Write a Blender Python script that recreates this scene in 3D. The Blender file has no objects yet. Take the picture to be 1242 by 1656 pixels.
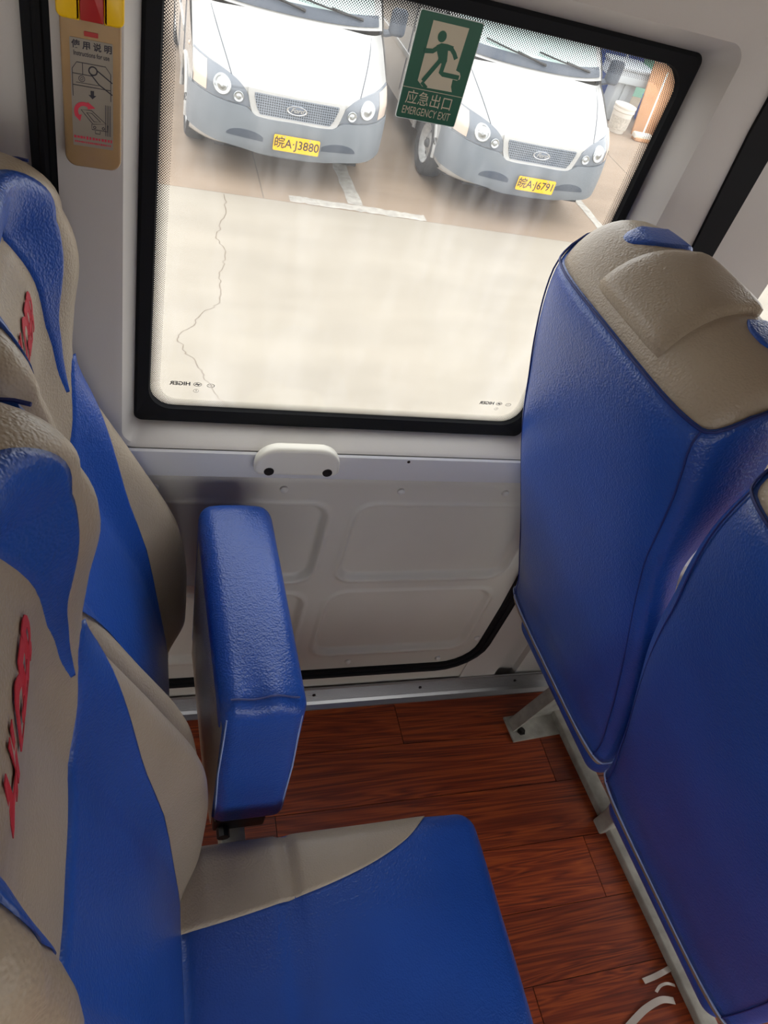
import bpy, bmesh, math, random
from mathutils import Vector, Matrix
random.seed(7)
SC = bpy.context.scene
COL = SC.collection

# ---------------------------------------------------------------- camera
FPX = 1225.0
cam_d = bpy.data.cameras.new('camera'); cam = bpy.data.objects.new('camera', cam_d); COL.objects.link(cam)
cam_d.sensor_fit = 'VERTICAL'; cam_d.sensor_height = 24.0; cam_d.lens = 24.0*FPX/1656.0
cam_d.clip_start = 0.02; cam_d.clip_end = 200
RX = Vector((0.94535, -0.21739, 0.24301)); DN = Vector((0.00672, -0.73216, -0.68110)); FW = Vector((0.32598, 0.64551, -0.69069))
m = Matrix((( RX.x, -DN.x, -FW.x, 0.0), (RX.y, -DN.y, -FW.y, 0.0), (RX.z, -DN.z, -FW.z, 1.554), (0, 0, 0, 1)))
cam.matrix_world = m
SC.camera = cam

# ---------------------------------------------------------------- sky, exposure
w = bpy.data.worlds.new('overcast_sky'); SC.world = w; w.use_nodes = True
bg = w.node_tree.nodes['Background']; bg.inputs[0].default_value = (0.985, 0.99, 1.0, 1); bg.inputs[1].default_value = 1.95
SC.view_settings.view_transform = 'Standard'; SC.view_settings.look = 'None'
SC.view_settings.gamma = 1.0; SC.view_settings.use_curve_mapping = False; SC.view_settings.exposure = 0.85

# ---------------------------------------------------------------- materials
MATS = {}
def lin(c):
    return tuple(((v/255)/12.92 if v/255 <= 0.04045 else ((v/255+0.055)/1.055)**2.4) for v in c)
def mat(name, rgb, rough=0.5, metal=0.0, bump=None, var=None, coat=0.0, spec=0.5, stretch=None):
    """rgb in sRGB 0..255; bump=(scale,strength,kind); var=(scale,amount) tone variation"""
    M = bpy.data.materials.new(name); M.use_nodes = True; nt = M.node_tree; b = nt.nodes['Principled BSDF']
    c = lin(rgb)
    b.inputs['Base Color'].default_value = (*c, 1); b.inputs['Roughness'].default_value = rough
    b.inputs['Metallic'].default_value = metal; b.inputs['Coat Weight'].default_value = coat
    b.inputs['Specular IOR Level'].default_value = spec
    tc = nt.nodes.new('ShaderNodeTexCoord'); src = tc.outputs['Object']
    if stretch:
        mp = nt.nodes.new('ShaderNodeMapping'); mp.inputs['Scale'].default_value = stretch
        nt.links.new(src, mp.inputs['Vector']); src = mp.outputs['Vector']
    if var:
        n = nt.nodes.new('ShaderNodeTexNoise'); n.inputs['Scale'].default_value = var[0]; n.inputs['Detail'].default_value = 6
        nt.links.new(src, n.inputs['Vector'])
        r = nt.nodes.new('ShaderNodeValToRGB'); a = var[1]
        r.color_ramp.elements[0].position = 0.3; r.color_ramp.elements[1].position = 0.7
        r.color_ramp.elements[0].color = (*[max(0, v*(1-a)) for v in c], 1); r.color_ramp.elements[1].color = (*[min(1, v*(1+a)) for v in c], 1)
        nt.links.new(n.outputs['Fac'], r.inputs['Fac']); nt.links.new(r.outputs['Color'], b.inputs['Base Color'])
    if bump:
        if bump[2] == 'leather':
            v = nt.nodes.new('ShaderNodeTexVoronoi'); v.feature = 'SMOOTH_F1'; v.inputs['Scale'].default_value = bump[0]
            n2 = nt.nodes.new('ShaderNodeTexNoise'); n2.inputs['Scale'].default_value = bump[0]*0.35; n2.inputs['Detail'].default_value = 4
            ad = nt.nodes.new('ShaderNodeMath'); ad.operation = 'ADD'
            nt.links.new(src, v.inputs['Vector']); nt.links.new(src, n2.inputs['Vector'])
            nt.links.new(v.outputs['Distance'], ad.inputs[0]); nt.links.new(n2.outputs['Fac'], ad.inputs[1]); h = ad.outputs[0]
        else:
            n2 = nt.nodes.new('ShaderNodeTexNoise'); n2.inputs['Scale'].default_value = bump[0]; n2.inputs['Detail'].default_value = 8
            nt.links.new(src, n2.inputs['Vector']); h = n2.outputs['Fac']
        bp = nt.nodes.new('ShaderNodeBump'); bp.inputs['Strength'].default_value = bump[1]; bp.inputs['Distance'].default_value = 0.001
        nt.links.new(h, bp.inputs['Height']); nt.links.new(bp.outputs['Normal'], b.inputs['Normal'])
    MATS[name] = M
    return M
BLUE = mat('blue_leatherette', (36, 79, 163), 0.33, bump=(420, 0.55, 'leather'), var=(6, 0.12))
TAUPE = mat('taupe_leatherette', (165, 151, 131), 0.38, bump=(420, 0.5, 'leather'), var=(8, 0.08))
RED = mat('red_embroidery', (190, 40, 55), 0.7, bump=(900, 0.5, 'n'))
THREAD = mat('pale_thread', (150, 165, 205), 0.6)
SHELL = mat('bus_trim_plastic', (196, 191, 184), 0.45, bump=(700, 0.12, 'n'))
SILLM = mat('sill_plastic', (214, 214, 214), 0.4, bump=(700, 0.1, 'n'))
PANELM = mat('door_panel_paint', (200, 195, 184), 0.42, bump=(40, 0.06, 'n'), var=(5, 0.04))
RUBBER = mat('black_rubber', (14, 15, 18), 0.75, spec=0.25)
ALU = mat('ribbed_aluminium', (165, 165, 165), 0.38, 0.85)
STEEL = mat('painted_steel', (150, 147, 138), 0.5, 0.1, var=(30, 0.25))
DARK = mat('dark_plastic', (28, 28, 30), 0.5)
SCREWM = mat('dark_screw', (45, 42, 40), 0.4, 0.6)
CAPM = mat('screw_cap', (205, 202, 196), 0.4)
HANDLEM = mat('cream_handle', (226, 222, 208), 0.35)
YELLOWM = mat('yellow_plastic', (238, 190, 10), 0.3)
REDM = mat('red_plastic', (165, 30, 22), 0.35)
AMBER = mat('amber_clear_plastic', (158, 128, 88), 0.25, var=(14, 0.18), coat=0.3)
DECAL = mat('decal_backing', (146, 136, 120), 0.3, coat=0.3)
INK = mat('black_ink', (35, 30, 40), 0.5)
REDINK = mat('red_ink', (205, 50, 70), 0.5)
GREEN = mat('sign_green', (0, 84, 58), 0.4)
LUMI = mat('sign_pale', (196, 186, 160), 0.5)
WHITEEDGE = mat('sticker_edge', (225, 230, 225), 0.5)
CEIL = mat('ceiling_lining', (190, 186, 180), 0.7)
STRAPM = mat('white_strap', (200, 190, 180), 0.6)
VANW = mat('van_white_paint', (174, 173, 170), 0.25, coat=0.4)
VANG = mat('van_grey_plastic', (112, 118, 124), 0.5, var=(6, 0.06))
TYRE = mat('tyre_rubber', (40, 41, 44), 0.7)
RIM = mat('wheel_steel', (190, 190, 188), 0.4, 0.5, var=(20, 0.25))
CHROME = mat('chrome', (215, 218, 222), 0.15, 0.9)
LAMPB = mat('lamp_housing', (112, 118, 126), 0.15, coat=0.5)
LAMPC = mat('lamp_reflector', (186, 190, 192), 0.18, 0.8)
AMBL = mat('amber_indicator', (208, 188, 172), 0.15, coat=0.5)
SCREENM = mat('van_screen_glass', (168, 188, 184), 0.08, coat=0.6)
SIDEGL = mat('van_side_glass', (70, 80, 84), 0.08, coat=0.6)
COWL = mat('van_cowl', (66, 74, 86), 0.5)
PLATEM = mat('plate_yellow', (246, 186, 12), 0.4)
UNDER = mat('underbody', (30, 30, 32), 0.8)
PAINTL = mat('worn_line_paint', (170, 165, 156), 0.8, var=(14, 0.22))
CRACKM = mat('crack_dirt', (120, 108, 94), 0.9)
TARP = mat('blue_tarp', (40, 78, 150), 0.5, var=(4, 0.2))
BBLUE = mat('bright_blue_plastic', (20, 92, 205), 0.35)
GREYPL = mat('grey_moulded_plastic', (176, 182, 186), 0.4)
BUCKM = mat('white_bucket_plastic', (214, 208, 198), 0.5)
BOARDM = mat('brown_board', (188, 142, 104), 0.7, var=(5, 0.12))
PINKM = mat('pink_board', (206, 138, 128), 0.7)
GREENPL = mat('green_sheet', (108, 156, 134), 0.6)

def concrete(name, rgb, a):
    M = mat(name, rgb, 0.9, bump=(18, 0.25, 'n')); nt = M.node_tree; b = nt.nodes['Principled BSDF']
    tc = nt.nodes.new('ShaderNodeTexCoord')
    n1 = nt.nodes.new('ShaderNodeTexNoise'); n1.inputs['Scale'].default_value = 0.9; n1.inputs['Detail'].default_value = 9; n1.inputs['Roughness'].default_value = 0.65
    mp = nt.nodes.new('ShaderNodeMapping'); mp.inputs['Scale'].default_value = (0.6, 2.2, 1); mp.inputs['Rotation'].default_value = (0, 0, 0.12)
    nt.links.new(tc.outputs['Object'], mp.inputs['Vector']); nt.links.new(mp.outputs['Vector'], n1.inputs['Vector'])
    r = nt.nodes.new('ShaderNodeValToRGB'); c = lin(rgb)
    r.color_ramp.elements[0].position = 0.32; r.color_ramp.elements[1].position = 0.68
    r.color_ramp.elements[0].color = (*[v*(1-a) for v in c], 1); r.color_ramp.elements[1].color = (*[min(1, v*(1+a*0.6)) for v in c], 1)
    nt.links.new(n1.outputs['Fac'], r.inputs['Fac']); nt.links.new(r.outputs['Color'], b.inputs['Base Color'])
    return M
CONC = concrete('pale_concrete', (153, 145, 132), 0.11)
CONC2 = concrete('brownish_concrete', (148, 130, 112), 0.15)

def wood():
    M = bpy.data.materials.new('red_brown_wood_vinyl'); M.use_nodes = True; nt = M.node_tree; b = nt.nodes['Principled BSDF']
    N = nt.nodes.new; L = nt.links.new
    tc = N('ShaderNodeTexCoord'); oi = N('ShaderNodeObjectInfo')
    cx = N('ShaderNodeCombineXYZ'); L(oi.outputs['Random'], cx.inputs[0]); L(oi.outputs['Random'], cx.inputs[1])
    sc = N('ShaderNodeVectorMath'); sc.operation = 'SCALE'; sc.inputs['Scale'].default_value = 37.0; L(cx.outputs[0], sc.inputs[0])
    ad = N('ShaderNodeVectorMath'); L(tc.outputs['Object'], ad.inputs[0]); L(sc.outputs[0], ad.inputs[1])
    mp = N('ShaderNodeMapping'); mp.inputs['Scale'].default_value = (0.55, 9, 1); L(ad.outputs[0], mp.inputs['Vector'])
    n1 = N('ShaderNodeTexNoise'); n1.inputs['Scale'].default_value = 2.2; n1.inputs['Detail'].default_value = 3; n1.inputs['Distortion'].default_value = 0.8; L(mp.outputs[0], n1.inputs['Vector'])
    # rings from the noise give the cathedral figure
    mu = N('ShaderNodeMath'); mu.operation = 'MULTIPLY'; mu.inputs[1].default_value = 22; L(n1.outputs['Fac'], mu.inputs[0])
    fr = N('ShaderNodeMath'); fr.operation = 'PINGPONG'; fr.inputs[1].default_value = 1.0; L(mu.outputs[0], fr.inputs[0])
    mp2 = N('ShaderNodeMapping'); mp2.inputs['Scale'].default_value = (5, 300, 1); L(ad.outputs[0], mp2.inputs['Vector'])
    n2 = N('ShaderNodeTexNoise'); n2.inputs['Scale'].default_value = 1; n2.inputs['Detail'].default_value = 5; L(mp2.outputs[0], n2.inputs['Vector'])
    mx = N('ShaderNodeMath'); mx.operation = 'MULTIPLY_ADD'; mx.inputs[1].default_value = 0.35; L(fr.outputs[0], mx.inputs[0])
    m2 = N('ShaderNodeMath'); m2.operation = 'MULTIPLY'; m2.inputs[1].default_value = 0.75; L(n2.outputs['Fac'], m2.inputs[0]); L(m2.outputs[0], mx.inputs[2])
    r = N('ShaderNodeValToRGB'); e = r.color_ramp.elements
    e[0].position = 0.18; e[0].color = (*lin((58, 18, 6)), 1); e[1].position = 0.85; e[1].color = (*lin((160, 74, 28)), 1)
    q = e.new(0.5); q.color = (*lin((116, 42, 14)), 1)
    L(mx.outputs[0], r.inputs['Fac'])
    hs = N('ShaderNodeHueSaturation'); mr = N('ShaderNodeMapRange'); mr.inputs['To Min'].default_value = 0.8; mr.inputs['To Max'].default_value = 1.2
    L(oi.outputs['Random'], mr.inputs['Value']); L(mr.outputs[0], hs.inputs['Value']); L(r.outputs['Color'], hs.inputs['Color'])
    L(hs.outputs['Color'], b.inputs['Base Color']); b.inputs['Roughness'].default_value = 0.42
    bp = N('ShaderNodeBump'); bp.inputs['Strength'].default_value = 0.15; bp.inputs['Distance'].default_value = 0.001; L(mx.outputs[0], bp.inputs['Height']); L(bp.outputs['Normal'], b.inputs['Normal'])
    return M
WOOD = wood()

def glass_mat(name, dirt):
    M = bpy.data.materials.new(name); M.use_nodes = True; nt = M.node_tree; nt.nodes.clear(); N = nt.nodes.new; L = nt.links.new
    out = N('ShaderNodeOutputMaterial'); tr = N('ShaderNodeBsdfTransparent'); gl = N('ShaderNodeBsdfGlossy'); gl.inputs['Roughness'].default_value = 0.03
    df = N('ShaderNodeBsdfTranslucent'); df.inputs['Color'].default_value = (0.9, 0.9, 0.9, 1)
    tr.inputs['Color'].default_value = (0.86, 0.87, 0.86, 1)
    lw = N('ShaderNodeLayerWeight'); lw.inputs['Blend'].default_value = 0.5; pw = N('ShaderNodeMath'); pw.operation = 'POWER'; pw.inputs[1].default_value = 5.0; L(lw.outputs['Facing'], pw.inputs[0]); fr = N('ShaderNodeMath'); fr.operation = 'MULTIPLY_ADD'; fr.inputs[1].default_value = 0.8; fr.inputs[2].default_value = 0.035; L(pw.outputs[0], fr.inputs[0])
    m1 = N('ShaderNodeMixShader'); m2 = N('ShaderNodeMixShader')
    L(fr.outputs[0], m1.inputs[0]); L(tr.outputs[0], m1.inputs[1]); L(gl.outputs[0], m1.inputs[2])
    tc = N('ShaderNodeTexCoord'); mp = N('ShaderNodeMapping'); mp.inputs['Scale'].default_value = (9, 1, 2.2); mp.inputs['Rotation'].default_value = (0, 0.25, 0)
    n = N('ShaderNodeTexNoise'); n.inputs['Scale'].default_value = 2.2; n.inputs['Detail'].default_value = 8; n.inputs['Roughness'].default_value = 0.6
    L(tc.outputs['Object'], mp.inputs[0]); L(mp.outputs[0], n.inputs['Vector'])
    mr = N('ShaderNodeMapRange'); mr.inputs['From Min'].default_value = 0.45; mr.inputs['From Max'].default_value = 0.8; mr.inputs['To Min'].default_value = dirt*0.35; mr.inputs['To Max'].default_value = dirt*2
    L(n.outputs['Fac'], mr.inputs['Value']); L(mr.outputs[0], m2.inputs[0]); L(m1.outputs[0], m2.inputs[1]); L(df.outputs[0], m2.inputs[2]); L(m2.outputs[0], out.inputs[0])
    return M
GLASS = glass_mat('dusty_window_glass', 0.07)

def frit_mat():
    M = bpy.data.materials.new('dotted_frit'); M.use_nodes = True; nt = M.node_tree; nt.nodes.clear(); N = nt.nodes.new; L = nt.links.new
    out = N('ShaderNodeOutputMaterial'); tr = N('ShaderNodeBsdfTransparent'); df = N('ShaderNodeBsdfPrincipled'); df.inputs['Base Color'].default_value = (0.006, 0.006, 0.008, 1)
    tc = N('ShaderNodeTexCoord'); mp = N('ShaderNodeMapping'); mp.inputs['Rotation'].default_value = (0, math.radians(45), 0); L(tc.outputs['Object'], mp.inputs[0])
    sx = N('ShaderNodeSeparateXYZ'); L(mp.outputs[0], sx.inputs[0])
    P = 0.0021
    def cell(o):
        a = N('ShaderNodeMath'); a.operation = 'DIVIDE'; a.inputs[1].default_value = P; L(o, a.inputs[0])
        b = N('ShaderNodeMath'); b.operation = 'FRACT'; L(a.outputs[0], b.inputs[0])
        c = N('ShaderNodeMath'); c.operation = 'SUBTRACT'; c.inputs[1].default_value = 0.5; L(b.outputs[0], c.inputs[0])
        d = N('ShaderNodeMath'); d.operation = 'POWER'; d.inputs[1].default_value = 2; L(c.outputs[0], d.inputs[0]); return d.outputs[0]
    s = N('ShaderNodeMath'); s.operation = 'ADD'; L(cell(sx.outputs['X']), s.inputs[0]); L(cell(sx.outputs['Z']), s.inputs[1])
    q = N('ShaderNodeMath'); q.operation = 'SQRT'; L(s.outputs[0], q.inputs[0])
    uv = N('ShaderNodeUVMap'); uv.uv_map = 'UVMap'; su = N('ShaderNodeSeparateXYZ'); L(uv.outputs[0], su.inputs[0])
    mr = N('ShaderNodeMapRange'); mr.inputs['To Min'].default_value = 0.60; mr.inputs['To Max'].default_value = 0.22; L(su.outputs['Y'], mr.inputs['Value'])
    lt = N('ShaderNodeMath'); lt.operation = 'LESS_THAN'; L(q.outputs[0], lt.inputs[0]); L(mr.outputs[0], lt.inputs[1])
    mx = N('ShaderNodeMixShader'); L(lt.outputs[0], mx.inputs[0]); L(tr.outputs[0], mx.inputs[1]); L(df.outputs[0], mx.inputs[2]); L(mx.outputs[0], out.inputs[0])
    return M
FRIT = frit_mat()

def grille_mat():
    M = mat('grille_mesh', (70, 78, 88), 0.45); nt = M.node_tree; b = nt.nodes['Principled BSDF']; N = nt.nodes.new; L = nt.links.new
    tc = N('ShaderNodeTexCoord'); mp = N('ShaderNodeMapping'); mp.inputs['Scale'].default_value = (1, 0.001, 1); L(tc.outputs['Object'], mp.inputs[0])
    v = N('ShaderNodeTexVoronoi'); v.feature = 'DISTANCE_TO_EDGE'; v.inputs['Scale'].default_value = 48; v.inputs['Randomness'].default_value = 0.1; L(mp.outputs[0], v.inputs['Vector'])
    r = N('ShaderNodeValToRGB'); r.color_ramp.elements[0].position = 0.12; r.color_ramp.elements[1].position = 0.2
    r.color_ramp.elements[0].color = (*lin((128, 136, 146)), 1); r.color_ramp.elements[1].color = (*lin((44, 50, 58)), 1)
    L(v.outputs['Distance'], r.inputs[0]); L(r.outputs[0], b.inputs['Base Color']); return M
GRILLE = grille_mat()

# ---------------------------------------------------------------- mesh helpers
def link(name, me, mt, parent=None, smooth=True):
    o = bpy.data.objects.new(name, me); COL.objects.link(o)
    if mt is not None:
        if not me.materials: me.materials.append(mt)
    if smooth:
        for p in me.polygons: p.use_smooth = True
    if parent is not None: o.parent = parent
    return o
def mesh(name, vs, fs, mt, parent=None, smooth=True, sharp=None):
    me = bpy.data.meshes.new(name); me.from_pydata([tuple(v) for v in vs], [], fs)
    bm = bmesh.new(); bm.from_mesh(me); bmesh.ops.remove_doubles(bm, verts=bm.verts, dist=1e-6)
    bmesh.ops.recalc_face_normals(bm, faces=bm.faces); bm.to_mesh(me); bm.free()
    o = link(name, me, mt, parent, smooth)
    if smooth and sharp:
        me.set_sharp_from_angle(angle=math.radians(sharp))
    return o
def tag(o, label=None, cat=None, group=None, kind=None):
    if label: o['label'] = label
    if cat: o['category'] = cat
    if group: o['group'] = group
    if kind: o['kind'] = kind
    return o
def empty(name, loc=(0, 0, 0)):
    o = bpy.data.objects.new(name, None); COL.objects.link(o); o.location = loc; o.empty_display_size = 0.1; return o
def grid(rows, close_u=False, close_v=False):
    n, k = len(rows), len(rows[0]); vs = [p for r in rows for p in r]; fs = []
    for i in range(n if close_v else n-1):
        for j in range(k if close_u else k-1):
            a = i*k+j; b = i*k+(j+1) % k; c = ((i+1) % n)*k+(j+1) % k; d = ((i+1) % n)*k+j
            fs.append((a, b, c, d))
    return vs, fs
def boxes(lst):
    vs, fs = [], []
    for (x0, x1, y0, y1, z0, z1) in lst:
        b = len(vs)
        vs += [(x0, y0, z0), (x1, y0, z0), (x1, y1, z0), (x0, y1, z0), (x0, y0, z1), (x1, y0, z1), (x1, y1, z1), (x0, y1, z1)]
        fs += [tuple(b+i for i in f) for f in ((0, 3, 2, 1), (4, 5, 6, 7), (0, 1, 5, 4), (1, 2, 6, 5), (2, 3, 7, 6), (3, 0, 4, 7))]
    return vs, fs
def box(name, b, mt, parent=None, bevel=0.0):
    vs, fs = boxes([b]); o = mesh(name, vs, fs, mt, parent, smooth=bevel > 0)
    if bevel:
        bm = bmesh.new(); bm.from_mesh(o.data)
        bmesh.ops.bevel(bm, geom=bm.edges[:], offset=bevel, segments=3, affect='EDGES', profile=0.5); bm.to_mesh(o.data); bm.free()
        for p in o.data.polygons: p.use_smooth = True
        o.data.set_sharp_from_angle(angle=math.radians(50))
    return o
def tube(name, pts, r, mt, parent=None, n=8, closed=False, flat=None, up=None):
    """sweep a circle (or a flat (w,h) section) along pts"""
    P = [Vector(p) for p in pts]; rows = []
    N = len(P)
    for i, p in enumerate(P):
        if closed: t = P[(i+1) % N]-P[i-1]
        else: t = P[min(i+1, N-1)]-P[max(i-1, 0)]
        t.normalize()
        u = Vector(up) if up else (Vector((0, 0, 1)) if abs(t.z) < 0.9 else Vector((0, 1, 0)))
        a = t.cross(u).normalized(); b = a.cross(t).normalized()
        if flat:
            wv, hv = flat
            rows.append([p+a*wv+b*hv, p-a*wv+b*hv, p-a*wv-b*hv, p+a*wv-b*hv])
        else:
            rr = r[i] if isinstance(r, (list, tuple)) else r
            rows.append([p+a*rr*math.cos(2*math.pi*k/n)+b*rr*math.sin(2*math.pi*k/n) for k in range(n)])
    vs, fs = grid(rows, close_u=True, close_v=closed)
    if not closed:
        k = len(rows[0]); fs.append(tuple(range(k))[::-1]); fs.append(tuple(range((N-1)*k, N*k)))
    return mesh(name, vs, fs, mt, parent, True, 40)
def lathe(name, prof, mt, parent=None, n=28, axis='z', at=(0, 0, 0)):
    rows = []
    for (r, h) in prof:
        row = []
        for k in range(n):
            c, s = math.cos(2*math.pi*k/n)*r, math.sin(2*math.pi*k/n)*r
            v = {'z': (c, s, h), 'x': (h, c, s), 'y': (c, h, s)}[axis]; row.append((v[0]+at[0], v[1]+at[1], v[2]+at[2]))
        rows.append(row)
    vs, fs = grid(rows, close_u=True)
    return mesh(name, vs, fs, mt, parent, True, 40)
def rrect(x0, x1, z0, z1, r, k=8):
    """rounded rectangle outline, counter-clockwise from lower left; r may be (bl,br,tr,tl)"""
    if not isinstance(r, (tuple, list)): r = (r,)*4
    out = []
    for (cx, cz, rr, a0) in ((x0+r[0], z0+r[0], r[0], 180), (x1-r[1], z0+r[1], r[1], 270), (x1-r[2], z1-r[2], r[2], 0), (x0+r[3], z1-r[3], r[3], 90)):
        for i in range(k+1):
            a = math.radians(a0+90*i/k); out.append((cx+rr*math.cos(a), cz+rr*math.sin(a)))
    return out
def slab(name, outline, depth, mt, parent=None, to=None, bevel=0.0, smooth=False):
    """prism from a 2D outline; to(u,v,d)->xyz, d from 0 (front) to depth"""
    n = len(outline); vs = [to(u, v, 0) for u, v in outline]+[to(u, v, depth) for u, v in outline]
    fs = [tuple(range(n)), tuple(range(2*n-1, n-1, -1))]+[(i, (i+1) % n, n+(i+1) % n, n+i) for i in range(n)]
    o = mesh(name, vs, fs, mt, parent, smooth)
    if bevel:
        bm = bmesh.new(); bm.from_mesh(o.data)
        es = [e for e in bm.edges if any(len(f.verts) > 4 for f in e.link_faces)]
        bmesh.ops.bevel(bm, geom=es, offset=bevel, segments=3, affect='EDGES', profile=0.5); bm.to_mesh(o.data); bm.free()
        for p in o.data.polygons: p.use_smooth = True
        o.data.set_sharp_from_angle(angle=math.radians(40))
    return o
def text_mesh(s, size, bold=0.0, shear=0.0, width=1.0, extrude=0.0, align='CENTER', fit=None):
    cu = bpy.data.curves.new('lettering', 'FONT'); cu.body = s; cu.size = size; cu.align_x = align; cu.align_y = 'CENTER'
    cu.offset = bold; cu.shear = shear; cu.extrude = extrude; cu.resolution_u = 3
    o = bpy.data.objects.new('lettering', cu); COL.objects.link(o)
    dg = bpy.context.evaluated_depsgraph_get(); dg.update()
    me = bpy.data.meshes.new_from_object(o.evaluated_get(dg)); bpy.data.objects.remove(o)
    if fit:
        xs = [v.co.x for v in me.vertices]; width = fit/(max(xs)-min(xs))
    for v in me.vertices: v.co.x *= width
    me.materials.clear()
    return me
def text(name, s, size, mt, parent, to, **k):
    me = text_mesh(s, size, **k)
    for v in me.vertices: v.co = Vector(to(v.co.x, v.co.y, v.co.z))
    return link(name, me, mt, parent, False)
def interp(tab, t):
    """smooth (catmull-rom style monotone) interpolation in a table of (t, v)"""
    tab = sorted(tab)
    if t <= tab[0][0]: return tab[0][1]
    if t >= tab[-1][0]: return tab[-1][1]
    for i in range(len(tab)-1):
        if tab[i][0] <= t <= tab[i+1][0]:
            t0, v0 = tab[i]; t1, v1 = tab[i+1]
            def sl(j):
                a = tab[max(j-1, 0)]; b = tab[min(j+1, len(tab)-1)]; return (b[1]-a[1])/(b[0]-a[0])
            h = t1-t0; s = (t-t0)/h; m0, m1 = sl(i)*h, sl(i+1)*h
            return (2*s**3-3*s*s+1)*v0+(s**3-2*s*s+s)*m0+(-2*s**3+3*s*s)*v1+(s**3-s*s)*m1
def sstep(a, b, x):
    t = max(0.0, min(1.0, (x-a)/(b-a))); return t*t*(3-2*t)
def poly_resample(pts, n):
    """Catmull-Rom through pts, n samples"""
    P = [Vector(p) for p in pts]; out = []
    m_ = len(P)-1
    for i in range(n):
        t = i/(n-1)*m_; k = min(int(t), m_-1); f = t-k
        a, b, c, d = P[max(k-1, 0)], P[k], P[k+1], P[min(k+2, m_)]
        out.append(0.5*((2*b)+(c-a)*f+(2*a-5*b+4*c-d)*f*f+(3*b-a-3*c+d)*f**3))
    return out
def rounded_block(name, half, r, mt, parent=None, fn=None, n=14):
    """rounded box; fn maps local point to final point"""
    hx, hy, hz = half; vs, fs, idx = [], [], {}
    def vert(p):
        key = tuple(round(c, 5) for c in p)
        if key not in idx:
            q = Vector((max(-hx+r, min(hx-r, p[0])), max(-hy+r, min(hy-r, p[1])), max(-hz+r, min(hz-r, p[2]))))
            d = Vector(p)-q
            v = q+d.normalized()*r if d.length > 1e-9 else q
            idx[key] = len(vs); vs.append(fn(v) if fn else v)
        return idx[key]
    def lin_(h):
        # denser near the rounding
        a = [-h+r*i/4 for i in range(4)]; b = [h-r*i/4 for i in range(4)][::-1]
        mid = [-h+r+(2*h-2*r)*i/n for i in range(n+1)]
        return sorted(set([round(x, 6) for x in a+mid+b]))
    X, Y, Z = lin_(hx), lin_(hy), lin_(hz)
    for s in (-1, 1):
        for A, B, mk in ((X, Y, lambda a, b: (a, b, s*hz)), (X, Z, lambda a, b: (a, s*hy, b)), (Y, Z, lambda a, b: (s*hx, a, b))):
            for i in range(len(A)-1):
                for j in range(len(B)-1):
                    fs.append((vert(mk(A[i], B[j])), vert(mk(A[i+1], B[j])), vert(mk(A[i+1], B[j+1])), vert(mk(A[i], B[j+1]))))
    return mesh(name, vs, fs, mt, parent, True)

# ---------------------------------------------------------------- the bus shell
YW = 0.853       # inner face of the side wall
XB, XF, YR = -1.7, 3.3, -1.5
ZC = 1.92
floor = empty('floor'); tag(floor, kind='structure')
box('floor_base', (XB, XF, YR, 0.95, -0.12, -0.004), DARK, floor)
ys = [0.8525-0.1285*i for i in range(19)]
PL = 0.915
vs, fs = boxes([(0, PL-0.0016, 0, 0.1285-0.0014, -0.004, 0)]); plank_me = None
joints = {0: 0.615, 1: 0.963, 2: 0.30, 3: 0.978, 4: 0.42, 5: 0.75}
for i in range(len(ys)-1):
    j0 = joints.get(i, random.uniform(0, PL)); x = j0-PL*math.ceil((j0-XB)/PL)
    while x < XF:
        if plank_me is None:
            o = mesh('plank', vs, fs, WOOD, floor, False); plank_me = o.data
        else:
            o = bpy.data.objects.new('plank', plank_me); COL.objects.link(o); o.parent = floor
        o.location = (x, ys[i+1], 0); x += PL

# side wall with the emergency door: pieces around the openings
WX = 0.91
wl = empty('wall_left'); tag(wl, kind='structure')
vs, fs = boxes([(0.775, 0.868, YW, WX, -0.1, ZC), (0.868, 0.93, YW+0.022, WX, -0.1, ZC),            # pillar, stepped
                (0.93, XF, YW+0.005, WX, -0.1, 0.79), (0.93, XF, YW+0.005, WX, 1.45, ZC), (2.1, 2.3, YW, WX, 0.79, 1.45), (3.2, XF, YW, WX, 0.79, 1.45),
                (-0.30, -0.089, YW, WX, -0.1, ZC), (XB, -0.30, YW, WX, -0.1, 0.79), (XB, -0.30, YW, WX, 1.45, ZC), (XB, -1.35, YW, WX, 0.79, 1.45)])
mesh('panel', vs, fs, SHELL, wl, False)
box('side_ledge', (0.93, XF, YW-0.022, YW+0.01, 0.495, 0.70), SILLM, wl, 0.006)
box('sill_skirt', (-0.089, 0.80, YW+0.004, WX, -0.1, 0.112), PANELM, wl)
# slanted cove up to the ceiling
mesh('cove', [(XB, YW, 1.62), (XF, YW, 1.62), (XF, 0.55, ZC), (XB, 0.55, ZC), (XB, YW+0.1, ZC), (XF, YW+0.1, ZC)], [(0, 1, 2, 3), (2, 5, 4, 3), (0, 4, 5, 1), (0, 3, 4), (1, 5, 2)], SHELL, wl, False)
ceil = box('ceiling', (XB, XF, YR, WX, ZC, ZC+0.08), CEIL); tag(ceil, kind='structure')
wr = empty('wall_right'); tag(wr, kind='structure')
vs, fs = boxes([(XB, XF, YR-0.1, YR, -0.1, 0.72), (XB, XF, YR-0.1, YR, 1.48, ZC)]+[(x, x+0.09, YR-0.1, YR, 0.72, 1.48) for x in (XB, -0.45, 0.8, 2.05, XF-0.09)])
mesh('panel', vs, fs, SHELL, wr, False)
wf = empty('wall_front'); tag(wf, kind='structure')
vs, fs = boxes([(XF, XF+0.08, YR, WX, -0.1, 0.6), (XF, XF+0.08, YR, WX, 1.7, ZC), (XF, XF+0.08, YR-0.1, YR+0.12, 0.6, 1.7), (XF, XF+0.08, WX-0.13, WX, 0.6, 1.7)])
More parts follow.
